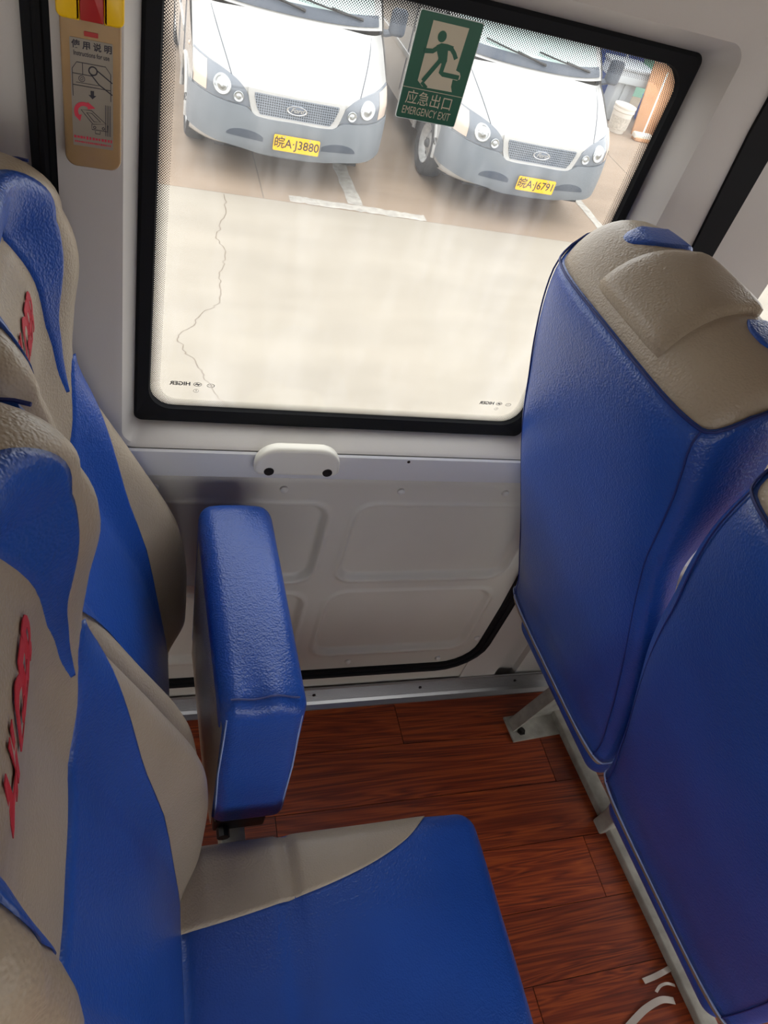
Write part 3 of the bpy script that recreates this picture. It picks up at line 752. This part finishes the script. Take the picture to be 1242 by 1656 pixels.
slab('slot', rrect(-0.036, -0.024, 1.3085, 1.3125, 0.0005), 0.001, REDM, hb, W_(0.8153))
yd = 0.8149
D = lambda u, v, d: (-0.030+u, yd, v)
def line(pts, wd, mt, parent, y=yd, closed=False):
    P = [Vector((p[0], y, p[1])) for p in pts]
    return tube('print_line', P, 0, mt, parent, flat=(wd, 0.0001), closed=closed, up=(0, -1, 0))
text('lettering', '使 用 说 明', 0.0072, INK, dec, lambda u, v, d: (-0.0295+u, yd, 1.3005+v), bold=0.0002)
text('lettering', 'Instructions for use', 0.0058, INK, dec, lambda u, v, d: (-0.030+u, yd, 1.2935+v), bold=0.0001, width=0.68)
line([(-0.047, 1.256), (-0.047, 1.280), (-0.043, 1.286), (-0.018, 1.286), (-0.0135, 1.280), (-0.0135, 1.256)], 0.0003, INK, dec)
line([(-0.047, 1.276), (-0.030, 1.276)], 0.0003, INK, dec); line([(-0.047, 1.266), (-0.0135, 1.266)], 0.0003, INK, dec)
line([(-0.038, 1.286), (-0.038, 1.276)], 0.0003, INK, dec); line([(-0.044, 1.2685), (-0.024, 1.2685)], 0.0002, INK, dec)
cir = lambda cx, cz, r, n=16: [(cx+r*math.cos(2*math.pi*i/n), cz+r*math.sin(2*math.pi*i/n)) for i in range(n)]
line(cir(-0.029, 1.2805, 0.0036), 0.0006, INK, dec, closed=True); line(cir(-0.039, 1.2722, 0.0026), 0.00025, INK, dec, closed=True); line(cir(-0.039, 1.2722, 0.0011), 0.0002, INK, dec, closed=True)
line([(-0.0315, 1.278), (-0.024, 1.2695), (-0.012, 1.262)], 0.0005, INK, dec); line([(-0.0255, 1.2815), (-0.012, 1.2725)], 0.0005, INK, dec)
mesh('print_arrow', [(x, yd, z) for x, z in ((-0.0315, 1.263), (-0.0285, 1.263), (-0.0285, 1.259), (-0.0265, 1.259), (-0.030, 1.2555), (-0.0335, 1.259), (-0.0315, 1.259))], [tuple(range(7))], INK, dec, False)
a = [(-0.0375+0.0075*math.cos(math.radians(t)), 1.2425+0.0075*math.sin(math.radians(t))) for t in range(60, 221, 16)]
tube('print_arrow', [Vector((x, yd, z)) for x, z in a], 0, REDINK, dec, flat=(0.0018, 0.0001), up=(0, -1, 0))
mesh('print_arrow', [(x, yd, z) for x, z in ((-0.0345, 1.2525), (-0.0345, 1.2455), (-0.0275, 1.2475))], [(0, 1, 2)], REDINK, dec, False)
mesh('print_arrow', [(x, yd, z) for x, z in ((-0.0465, 1.2385), (-0.0400, 1.2400), (-0.0415, 1.2335))], [(0, 1, 2)], REDINK, dec, False)
line([(-0.0405, 1.2445), (-0.031, 1.2450), (-0.018, 1.2345), (-0.030, 1.2325)], 0.0003, INK, dec, closed=True); line([(-0.0355, 1.2425), (-0.031, 1.2425), (-0.023, 1.2355), (-0.029, 1.2350)], 0.0003, INK, dec, closed=True)
line([(-0.031, 1.2325), (-0.031, 1.2275), (-0.0165, 1.2275), (-0.0165, 1.2335)], 0.0003, INK, dec); line(cir(-0.0285, 1.2298, 0.0011), 0.0003, INK, dec, closed=True); line(cir(-0.0205, 1.2298, 0.0011), 0.0003, INK, dec, closed=True)
line([(-0.028, 1.2265), (-0.028, 1.2240), (-0.0235, 1.2240), (-0.0235, 1.2265)], 0.0003, INK, dec)
for x in (-0.0185, -0.0170, -0.0155, -0.0140): line([(x, 1.252), (x, 1.223)], 0.00025, INK, dec)
# two lines of red small print, too worn to read
for (z, h, x0, x1, st) in ((1.2185, 0.0016, -0.0475, -0.0125, 0.0028), (1.2140, 0.0009, -0.0470, -0.0130, 0.0017)):
    x = x0
    while x < x1:
        w_ = st*random.uniform(0.55, 0.85); line([(x, z), (min(x+w_, x1), z)], h*random.uniform(0.6, 1.0), REDINK, dec); x += st

# pull handle on the sill band
gh = empty('grab_handle', (0, 0, 0)); tag(gh, 'cream plastic grab handle with two dark screws on the door sill', 'handle')
out = rrect(0.184, 0.315, 0.762, 0.815, (0.011, 0.011, 0.036, 0.036), 8)
slab('grip', out, 0.020, HANDLEM, gh, W_(0.8125), 0.006)
for x in (0.206, 0.296):
    lathe('screw', [(0.0001, 0.8116), (0.004, 0.8118), (0.0062, 0.8112), (0.0075, 0.8114), (0.008, 0.8135)], SCREWM, gh, 14, 'y', (x, 0, 0.7715))

# emergency exit sticker on the glass
sg = empty('exit_sign', (0, 0, 0)); tag(sg, 'green emergency exit sticker with a running figure on the window', 'sign')
SX0, SX1, SZ0, SZ1 = 0.2915, 0.3635, 1.2680, 1.3750
slab('backing', rrect(SX0-0.0008, SX1+0.0008, SZ0-0.0008, SZ1+0.0008, 0.0025, 4), 0.0012, WHITEEDGE, sg, W_(0.8862))
slab('green_field', rrect(SX0, SX1, SZ0, SZ1, 0.0022, 4), 0.0006, GREEN, sg, W_(0.8856))
def sgn(u, v): return (SX0+u*(SX1-SX0), 0.8853, SZ0+v*(SZ1-SZ0))
def sp(name, pts, mt, y=0.8853):
    vs = [sgn(u, v) for u, v in pts]; vs = [(a, y, c) for a, b, c in vs]
    return mesh(name, vs, [tuple(range(len(vs)))], mt, sg, False)
sp('doorway', [(0.204, 0.381), (0.30, 0.333), (0.395, 0.330), (0.80, 0.335), (0.762, 0.385), (0.755, 0.455), (0.83, 0.452), (0.868, 0.470), (0.865, 0.500), (0.84, 0.530), (0.768, 0.544), (0.789, 0.936), (0.212, 0.936)], LUMI)
sp('threshold', [(0, 0.300), (1, 0.300), (1, 0.306), (0, 0.306)], LUMI)
def limb(pts, wd, name='running_figure'):
    P = [Vector(sgn(u, v)) for u, v in pts]
    for p in P: p.y = 0.8850
    return tube(name, P, 0, GREEN, sg, flat=(wd, 0.0001), up=(0, -1, 0))
vs = [(SX0+0.407*(SX1-SX0)+0.0050*math.cos(t), 0.8850, SZ0+0.815*(SZ1-SZ0)+0.0056*math.sin(t)) for t in [2*math.pi*i/20 for i in range(20)]]
mesh('figure_head', vs, [tuple(range(20))], GREEN, sg, False)
sp('figure_torso', [(0.355, 0.728), (0.42, 0.757), (0.52, 0.760), (0.63, 0.752), (0.60, 0.705), (0.555, 0.705), (0.585, 0.605), (0.56, 0.575), (0.43, 0.585), (0.435, 0.62), (0.395, 0.665)], GREEN, 0.8850)
limb([(0.42, 0.728), (0.32, 0.672), (0.19, 0.660)], 0.0024)
limb([(0.60, 0.728), (0.665, 0.69), (0.715, 0.645)], 0.0023)
limb([(0.47, 0.60), (0.285, 0.385)], 0.0024); limb([(0.545, 0.60), (0.535, 0.492), (0.57, 0.484), (0.845, 0.482)], 0.0024)
limb([(0.27, 0.372), (0.37, 0.328)], 0.0018)
text('lettering', '应急出口', 0.0155, LUMI, sg, lambda u, v, d: (SX0+0.475*(SX1-SX0)+u, 0.8851, SZ0+0.205*(SZ1-SZ0)+v), width=0.92)
text('lettering', 'EMERGENCY EXIT', 0.0118, LUMI, sg, lambda u, v, d: (SX0+0.475*(SX1-SX0)+u, 0.8851, SZ0+0.082*(SZ1-SZ0)+v), width=0.62)

# ---------------------------------------------------------------- the yard
GZ = 1.554-3.25
yard = empty('yard_ground', (0, 0, GZ)); tag(yard, 'concrete yard beside the bus', kind='structure')
box('near_slab', (-40, 40, -40, 7.14, -0.2, 0.0), CONC, yard)
box('far_slab', (-40, 40, 7.152, 60, -0.2, -0.004), CONC2, yard)
for sx in (1.26, 6.6, -4.1):
    box('slab_joint', (sx-0.006, sx+0.006, 7.16, 14, -0.01, -0.0025), CRACKM, yard)
cr = [(0.89, 7.12), (0.87, 6.79), (0.79, 6.48), (0.75, 6.25), (0.8, 6.11), (0.79, 5.9), (0.73, 5.69), (0.73, 5.42), (0.71, 5.24), (0.57, 5.09), (0.45, 4.86), (0.36, 4.74), (0.41, 4.56), (0.48, 4.44), (0.52, 4.29), (0.57, 4.12), (0.68, 3.96), (0.74, 3.7), (0.7, 3.4)]
pts = []
for i in range(len(cr)-1):
    for k in range(6):
        t = k/6; pts.append((cr[i][0]*(1-t)+cr[i+1][0]*t+random.uniform(-0.016, 0.016), cr[i][1]*(1-t)+cr[i+1][1]*t))
rows = [[(x-0.003-random.random()*0.003, y, 0.001), (x+0.002+random.random()*0.003, y, 0.001)] for x, y in pts]
vs, fs = grid(rows); mesh('crack', vs, fs, CRACKM, yard, False)
def worn(name, x0, x1, y0, y1, sl=0.0, z=0.0):
    n_ = 40; rows = []
    alongx = (x1-x0) > (y1-y0)
    for i in range(n_+1):
        t = i/n_; e = lambda: random.uniform(-0.012, 0.012)
        if alongx:
            x = x0+(x1-x0)*t; rows.append([(x, y0+e()+sl*t, z), (x, y1+e()+sl*t, z)])
        else:
            y = y0+(y1-y0)*t; rows.append([(x0+e()+sl*t, y, z), (x1+e()+sl*t, y, z)])
    vs, fs = grid(rows); return mesh(name, vs, fs, PAINTL, yard, False)
worn('painted_line', 1.52, 2.95, 7.17, 7.30, -0.02, -0.002); worn('painted_line', 2.13, 2.29, 7.30, 12.0, 0.0, -0.0015)
worn('painted_line', 5.22, 5.34, 7.40, 12.0, 0, -0.0015); worn('painted_line', -0.9, -0.75, 7.3, 12.0, 0, -0.0015)

# ---------------------------------------------------------------- vans
PROF = [(0.10, 0.30), (0.03, 0.34), (0.0, 0.42), (0.0, 0.58), (0.02, 0.66), (0.035, 0.82), (0.05, 0.862), (0.10, 0.91), (0.20, 0.985), (0.36, 1.10), (0.55, 1.215), (0.74, 1.30)]
SCR = [(0.76, 1.305), (0.95, 1.49), (1.15, 1.68), (1.35, 1.86), (1.47, 1.955), (1.62, 2.03), (1.9, 2.07)]
def prof_y(z): return interp([(b, a) for a, b in PROF+SCR[1:5]], z)
def vw(y): return interp([(0.0, 0.86), (0.3, 0.90), (0.7, 0.93), (1.2, 0.945), (2, 0.95), (5, 0.95)], y)
def taper(z): return 1.0-0.10*sstep(1.3, 2.1, z)
def fy(x, z):
    """front skin: set-back of the nose with rounded plan corners"""
    a = abs(x)/0.93
    return prof_y(z)+0.045*a**2+0.24*max(0, (a-0.62)/0.38)**2.6
def vpatch(name, xs, zb, zt, mt, parent, off=0.01, rows_=8, back=0.03):
    R = []
    for x in xs:
        a, b = zb(x), zt(x)
        col = [(x, fy(x, a)+back, a)]+[(x, fy(x, a+(b-a)*k/rows_)-off, a+(b-a)*k/rows_) for k in range(rows_+1)]+[(x, fy(x, b)+back, b)]
        R.append(col)
    R = [[(p[0], fy(p[0], p[2])+back, p[2]) for p in R[0]]]+R+[[(p[0], fy(p[0], p[2])+back, p[2]) for p in R[-1]]]
    vs, fs = grid(R); return mesh(name, vs, fs, mt, parent, True, 40)
def fr(a, b, n): return [a+(b-a)*i/n for i in range(n+1)]
def van_master():
    v = empty('van')
    body = empty('body'); body.parent = v
    # nose and bonnet
    zs_ = poly_resample([(0, a, b) for a, b in PROF], 50); rows = []
    for p in zs_:
        z = p.z; W2 = 0.93
        # bonnet crown: edges drop
        rows.append([(x, p.y+fy(x, 0.5)-prof_y(0.5), z-(0.05*sstep(0.85, 1.2, z))*(abs(x)/W2)**3) for x in fr(-W2, W2, 40)])
    vs, fs = grid(rows); mesh('bonnet', vs, fs, VANW, v)
    edge = [(r[0][1], r[0][2]) for r in rows]
    for s_ in (-1, 1):
        P_ = []
        for k in range(14):
            z = 0.90+(1.285-0.90)*k/13; x = s_*(0.60+0.17*k/13)
            P_.append((x, prof_y(z)+fy(x, 0.5)-prof_y(0.5), z-(0.05*sstep(0.85, 1.2, z))*(abs(x)/0.93)**3))
        tube('bonnet_gap', P_, 0.0045, COWL, v, 5)
    # screen surround, roof
    rows = []
    for p in poly_resample([(0, a, b) for a, b in [(0.72, 1.29)]+SCR+[(3.0, 2.10), (4.6, 2.09)]], 40):
        W2 = 0.93*taper(p.z); rows.append([(x, p.y+(0.285 if p.y < 4.5 else 0)*(abs(x)/W2)**2.5*(1-sstep(1.5, 2.2, p.y)), p.z-0.05*(abs(x)/W2)**4*sstep(1.2, 1.8, p.y)) for x in fr(-W2, W2, 24)])
    vs, fs = grid(rows); mesh('roof', vs, fs, VANW, v)
    redge = [(r[0][1], r[0][2], r[-1][0]) for r in rows]
    # sides with wheel arches
    top = sorted([(a, b) for a, b in edge if b > 0.80])+[(a, b) for a, b, _ in redge if a > 1.06]
    def zt(y): 
        t = [q for q in top]
        for i in range(len(t)-1):
            if t[i][0] <= y <= t[i+1][0] and t[i+1][0] > t[i][0]: return t[i][1]+(t[i+1][1]-t[i][1])*(y-t[i][0])/(t[i+1][0]-t[i][0])
        return t[-1][1] if y > t[-1][0] else t[0][1]
    def zbm(y):
        z = 0.32
        for c in (0.95, 3.75):
            if abs(y-c) < 0.40: z = max(z, 0.34+math.sqrt(0.40**2-(y-c)**2))
        return z
    for s in (-1, 1):
        rows = []
        for y in sorted(set([round(q, 4) for q in fr(0.285, 4.62, 150)]+[0.55, 1.35])):
            a, b = zbm(y), max(zt(y), zbm(y)+0.02)
            rows.append([(s*((0.93 if y < 0.3 else 0.93+0.02*sstep(0.3, 0.9, y))*taper(z)-(0.0 if z > 0.5 else 0.02*(0.5-z)/0.2)), y, z) for z in [a+(b-a)*k/14 for k in range(15)]])
        vs, fs = grid(rows); mesh('side_panel', vs, fs, VANW, v, True, 40)
        # flared arch lip, body crease, door seam
        tube('arch_lip', [(s*0.952, 0.95-0.41*math.cos(t), 0.34+0.41*math.sin(t)) for t in [math.pi*i/20 for i in range(21)]], 0.022, VANW, v, 8)
        box('side_moulding', (s*0.955-0.008, s*0.955+0.008, 1.45, 4.5, 0.80, 0.86), VANW, v, 0.006)
        mesh('door_window', [(s*0.951*taper(z)+s*0.002, y, z) for y, z in ((1.32, 1.30), (2.05, 1.30), (2.05, 1.88), (1.72, 1.88))], [(0, 1, 2, 3)], SIDEGL, v, False)
        for yy in (1.30, 2.20): tube('door_seam', [(s*0.953*taper(z)+s*0.001, yy, z) for z in fr(0.45, 1.9, 12)], 0.004, COWL, v, 5)
        box('door_handle', (s*0.957-0.012, s*0.957+0.012, 1.98, 2.12, 1.10, 1.15), DARK, v, 0.006)
        lathe('side_repeater', [(0.0001, s*0.962), (0.018, s*0.958), (0.02, s*0.945)], AMBL, v, 12, 'x', (0, 0.62, 0.95))
        # exterior mirror
        mi = rounded_block('mirror', (0.085, 0.05, 0.125), 0.045, COWL, v, lambda p: Vector((s*1.10+p.x, 1.10+p.y, 1.37+p.z)), 6)
        tube('mirror_arm', [(s*0.93, 1.12, 1.25), (s*1.0, 1.11, 1.25), (s*1.07, 1.10, 1.28)], 0.035, COWL, mi, 8)
    # bumper
    bt = lambda x: interp([(0, 0.630), (0.36, 0.635), (0.45, 0.690), (0.6, 0.705), (0.93, 0.735)], abs(x))
    bb = lambda x: interp([(0, 0.305), (0.30, 0.305), (0.5, 0.335), (0.75, 0.365), (0.93, 0.385)], abs(x))
    R = []
    for i in range(57):
        x = -0.93+1.86*i/56; a, b = bb(x), bt(x); base = lambda z: 0.035*abs((z-0.5)/0.2)**3 if z < 0.5 else 0.02*((z-0.5)/0.2)**2
        yb = fy(x, 0.5); R.append([(x, yb+0.10, a)]+[(x, yb-0.030+base(a+(b-a)*k/10), a+(b-a)*k/10) for k in range(11)]+[(x, yb+0.06, b)])
    side = []
    for s in (-1, 1):
        L_ = [[(s*(0.955), q[1]+dy, q[2]) for q in R[0 if s < 0 else -1]] for dy in (0.06, 0.16, 0.255)]
        side.append(L_)
    R = side[0][::-1]+R+side[1]
    vs, fs = grid(R); bp = mesh('bumper', vs, fs, VANG, v, True, 50)
    for s in (-1, 1):
        vpatch('air_slot', fr(0.28, 0.62, 14) if s > 0 else fr(-0.62, -0.28, 14), lambda x: 0.425+0.02*((abs(x)-0.28)/0.34), lambda x: 0.425+0.02*((abs(x)-0.28)/0.34)+0.075*math.sqrt(max(0.02, 1-((abs(x)-0.44)/0.185)**2)), COWL, bp, 0.034, 4, 0.0)
    vpatch('lower_lip', fr(-0.45, 0.45, 16), lambda x: 0.245+0.05*(x/0.45)**4, lambda x: 0.315, VANG, bp, -0.02, 4, 0.1)
    # grille with its white surround
    vpatch('grille_surround', fr(-0.455, 0.455, 30), lambda x: 0.612+0.20*max(0, (abs(x)-0.37)/0.085)**1.6, lambda x: 0.845+0.01*(abs(x)/0.45), VANW, v, 0.022, 6)
    g = vpatch('grille', fr(-0.395, 0.395, 24), lambda x: 0.655+0.14*max(0, (abs(x)-0.33)/0.065)**1.5, lambda x: 0.828, GRILLE, v, 0.028, 5)
    em = lathe('emblem', [(0.0001, -0.012), (0.86, -0.012), (0.9, -0.016), (1.0, -0.014), (1.02, 0.01)], CHROME, v, 32, 'y')
    for q in em.data.vertices: q.co = Vector((q.co.x*0.098, q.co.y+fy(0, 0.74)-0.03, q.co.z*0.040+0.742))
    fld = lathe('emblem_field', [(0.0001, -0.0145), (0.80, -0.0140), (0.84, -0.011)], mat('emblem_grey', (92, 100, 112), 0.3), em, 32, 'y')
    for q in fld.data.vertices: q.co = Vector((q.co.x*0.098, q.co.y+fy(0, 0.74)-0.03, q.co.z*0.040+0.742))
    text('emblem_lettering', 'Ford', 0.058, CHROME, em, lambda a, b, d: (a, fy(0, 0.74)-0.047, 0.744+b), shear=0.4, bold=0.001, width=1.1)
    # headlamps
    for s in (-1, 1):
        xs = [s*q for q in fr(0.425, 0.925, 26)]
        hb_ = lambda x: interp([(0.42, 0.690), (0.6, 0.712), (0.93, 0.742)], abs(x))
        ht_ = lambda x: interp([(0.42, 0.735), (0.47, 0.82), (0.55, 0.885), (0.68, 0.935), (0.80, 0.960), (0.93, 0.985)], abs(x))
        h = vpatch('headlamp', xs if s > 0 else xs[::-1], hb_, ht_, LAMPB, v, 0.012, 8)
        xi = [s*q for q in fr(0.815, 0.925, 6)]
        vpatch('indicator', xi if s > 0 else xi[::-1], lambda x: hb_(x)+0.012, lambda x: ht_(x)-0.012, AMBL, h, 0.017, 6)
        for (cx, cz, r) in ((0.685, 0.828, 0.078), (0.535, 0.765, 0.046)):
            q = lathe('reflector', [(0.0001, -0.012), (0.30, -0.020), (0.34, -0.006), (0.85, -0.010), (0.92, -0.018), (1.0, -0.012), (1.02, 0.01)], LAMPC, h, 24, 'y')
            for w_ in q.data.vertices: w_.co = Vector((s*(cx+w_.co.x*r), fy(cx+w_.co.x*r, cz+w_.co.z*r)-0.010+w_.co.y, cz+w_.co.z*r))
    # windscreen, cowl, wipers
    def scr(x, t, off):
        p = poly_resample([(0, a, b) for a, b in SCR[:5]], 30); k = t*29; i = min(int(k), 28); q = p[i].lerp(p[i+1], k-i); W2 = 0.93*taper(q.z)
        return (x*W2, q.y+0.285*abs(x)**2.5*(1-sstep(1.5, 2.2, q.y))-off*0.7, q.z+off*0.7-0.0)
    rows = [[scr(x, t, 0.012) for x in fr(-0.90, 0.90, 24)] for t in fr(0.10, 0.98, 14)]
    vs, fs = grid(rows); mesh('windscreen', vs, fs, SCREENM, v)
    rows = [[scr(x, t, o_) for x in fr(-0.95, 0.95, 24)] for t, o_ in ((-0.0, 0.012), (0.03, 0.02), (0.10, 0.016), (0.125, 0.013))]
    vs, fs = grid(rows); mesh('cowl', vs, fs, COWL, v)
    for (x0, x1) in ((-0.62, 0.10), (0.02, 0.74)):
        wpr = tube('wiper', [scr(x0+(x1-x0)*t, 0.075+0.10*(1-t)+0.0, 0.035) for t in fr(0, 1, 8)], 0.009, DARK, v, 6)
        tube('wiper_arm', [scr(x1, 0.06, 0.04), scr((x0+x1)/2, 0.13, 0.045)], 0.011, DARK, wpr, 6)
    # wheels
    for s in (-1, 1):
        for yy in (0.95, 3.75):
            tyre = lathe('wheel', [(0.19, s*0.90), (0.215, s*0.925), (0.30, s*0.93), (0.328, s*0.905), (0.335, s*0.87), (0.335, s*0.77), (0.32, s*0.735), (0.20, s*0.73), (0.19, s*0.76)], TYRE, v, 40, 'x', (0, yy, 0.335))
            rim = lathe('rim', [(0.0001, s*0.885), (0.07, s*0.885), (0.085, s*0.87), (0.15, s*0.86), (0.175, s*0.895), (0.20, s*0.918), (0.212, s*0.915), (0.21, s*0.80)], RIM, tyre, 32, 'x', (0, yy, 0.335))
            for k in range(5):
                a = 2*math.pi*k/5; lathe('rim_hole', [(0.0001, s*0.8665), (0.022, s*0.8665), (0.023, s*0.86)], DARK, rim, 10, 'x', (0, yy+0.118*math.cos(a), 0.335+0.118*math.sin(a)))
            lathe('hub_cap', [(0.0001, s*0.925), (0.03, s*0.92), (0.045, s*0.90), (0.05, s*0.88)], DARK, rim, 16, 'x', (0, yy, 0.335))
    vs, fs = boxes([(-0.86, 0.86, 0.30, 4.5, 0.27, 0.62), (-0.70, 0.70, 0.14, 0.4, 0.27, 0.60), (-0.90, 0.90, 4.45, 4.62, 0.33, 2.0)]); mesh('underbody', vs, fs, UNDER, v, False)
    bpy.data.objects.remove(body)
    return v
def add_plate(v, s, dx=0.0):
    to = lambda a, b, d: (dx+a, fy(0, 0.5)-0.062+d, 0.455+b)
    p = slab('number_plate', rrect(-0.22, 0.22, -0.07, 0.07, 0.012, 4), 0.012, PLATEM, v, to)
    text('plate_lettering', s, 0.112, INK, p, lambda a, b, d: (dx+a, fy(0, 0.5)-0.0635, 0.455+b), width=0.93, bold=0.001)
    for a in (-0.12, 0.12): lathe('plate_screw', [(0.0001, fy(0, 0.5)-0.066), (0.008, fy(0, 0.5)-0.066), (0.009, fy(0, 0.5)-0.06)], CHROME, p, 10, 'y', (dx+a, 0, 0.515))
van = van_master()
van2 = copy_tree(van)
van.location = (1.50, 7.43, GZ-0.004); van2.location = (4.08, 7.43, GZ-0.004)
add_plate(van, '皖A·J3880', 0.035); add_plate(van2, '皖A·J6791', 0.035)
tag(van, 'white van with grey bumper and yellow plate ending 3880', 'van', 'white vans parked in the yard')
tag(van2, 'white van with yellow plate ending 6791, behind the exit sticker', 'van', 'white vans parked in the yard')

# ---------------------------------------------------------------- things stacked beyond the second van
def g_(x, y, z=0.0): return (x, y, GZ-0.004+z)
b = lathe('bucket', [(0.0001, 0.0), (0.125, 0.0), (0.135, 0.02), (0.160, 0.30), (0.172, 0.31), (0.172, 0.335), (0.163, 0.335), (0.165, 0.36), (0.173, 0.365), (0.173, 0.385), (0.16, 0.388), (0.15, 0.375), (0.0001, 0.372)], BUCKM, None, 32)
b.location = g_(7.25, 11.25); tag(b, 'white plastic paint bucket standing beside the right-hand van', 'bucket')
rows = [[((0.1645-0.0020*abs(z-0.16)*10*0+0.0)*math.cos(t)*(0.905+0.3*z), (0.1645)*math.sin(t)*(0.905+0.3*z), z) for t in [math.pi+math.pi*i/16 for i in range(17)]] for z in fr(0.06, 0.24, 6)]
vs, fs = grid(rows); mesh('faded_print', vs, fs, mat('bucket_print', (186, 178, 166), 0.6, var=(40, 0.25)), b)
pd = empty('plastic_stand', g_(7.42, 11.85)); tag(pd, 'grey moulded plastic stand with a broad square top behind the bucket', 'stand')
box('column', (-0.17, 0.17, -0.15, 0.15, 0.0, 0.60), GREYPL, pd, 0.03)
box('column_rib', (-0.06, 0.06, -0.18, -0.14, 0.0, 0.58), GREYPL, pd, 0.02)
slab('top', rrect(-0.32, 0.32, -0.30, 0.30, 0.06), 0.20, GREYPL, pd, lambda u, v_, d: (u, v_, 0.78-d), 0.02)
slab('top_rim', rrect(-0.34, 0.34, -0.32, 0.32, 0.07), 0.05, GREYPL, pd, lambda u, v_, d: (u, v_, 0.81-d), 0.015)
tube('tap', [(0.0, 0.2, 0.79), (0.0, 0.2, 1.05), (0.02, 0.12, 1.12), (0.03, 0.02, 1.08)], 0.022, CHROME, pd, 8)
tb = rounded_block('tarpaulin_bundle', (1.05, 0.4, 0.48), 0.2, TARP, None, lambda p: Vector((p.x, p.y+0.05*math.sin(7*p.x), p.z+0.48+0.03*math.sin(5*p.x+p.z*6)*(p.z+0.48))), 16)
tb.location = g_(7.0, 12.75); tag(tb, 'long blue tarpaulin bundle behind the grey stand', 'tarpaulin')
bd = slab('plywood_board', rrect(-0.30, 0.34, 0, 0.98, 0.01, 2), 0.03, BOARDM, None, lambda u, v_, d: (u, d+0.22*v_, v_)); bd.location = g_(7.86, 11.25); tag(bd, 'tall brown board leaning at the far corner of the yard', 'board')
b2 = slab('plywood_board', rrect(-0.2, 0.30, 0, 0.30, 0.01, 2), 0.03, PINKM, None, lambda u, v_, d: (u, d+0.15*v_, v_)); b2.location = g_(8.12, 11.10); tag(b2, 'low pinkish board leaning in front of the tall brown board', 'board')
gs = slab('plastic_sheet', rrect(-0.8, 0.8, 0, 1.75, 0.01, 2), 0.03, GREENPL, None, lambda u, v_, d: (u, d+0.08*v_, v_)); gs.location = g_(8.5, 13.4); tag(gs, 'pale green sheet standing behind the tarpaulin', 'sheet')
br = lathe('barrel', [(0.0001, 0.0), (0.27, 0.0), (0.29, 0.03), (0.29, 0.28), (0.30, 0.30), (0.29, 0.32), (0.29, 0.6), (0.30, 0.62), (0.29, 0.64), (0.29, 0.88), (0.26, 0.92), (0.0001, 0.92)], BBLUE, None, 32)
for q in br.data.vertices: q.co.z *= 1.2
br.location = g_(8.30, 12.0); tag(br, 'bright blue plastic barrel behind the brown board', 'barrel')
mp_ = empty('broom', g_(7.60, 11.02)); tag(mp_, 'thin-handled broom with a pale head leaning on the brown board', 'broom')
tube('handle', [(0.0, 0.0, 0.06), (0.12, 0.26, 0.92)], 0.012, WHITEEDGE, mp_, 8)
rounded_block('broom_head', (0.16, 0.06, 0.04), 0.025, BUCKM, mp_, lambda p: p+Vector((0, 0, 0.075)), 6)
rounded_block('bristles', (0.14, 0.07, 0.03), 0.02, BOARDM, mp_, lambda p: p+Vector((0, 0, 0.03)), 6)

# cream curtain gathered at the next window
rows = []
for i in range(25):
    z = 0.69+0.80*i/24; rows.append([(1.20+0.20*t+0.02*math.sin(5*z), 0.815+0.014*math.sin(t*22+1.3*math.sin(4*z)), z) for t in [k/40 for k in range(41)]])
vs, fs = grid(rows); cu = mesh('curtain', vs, fs, mat('cream_curtain', (206, 192, 160), 0.8), None)
sm = cu.modifiers.new('thickness', 'SOLIDIFY'); sm.thickness = 0.002
tag(cu, 'cream fabric curtain gathered at the next window behind the right seats', 'curtain')
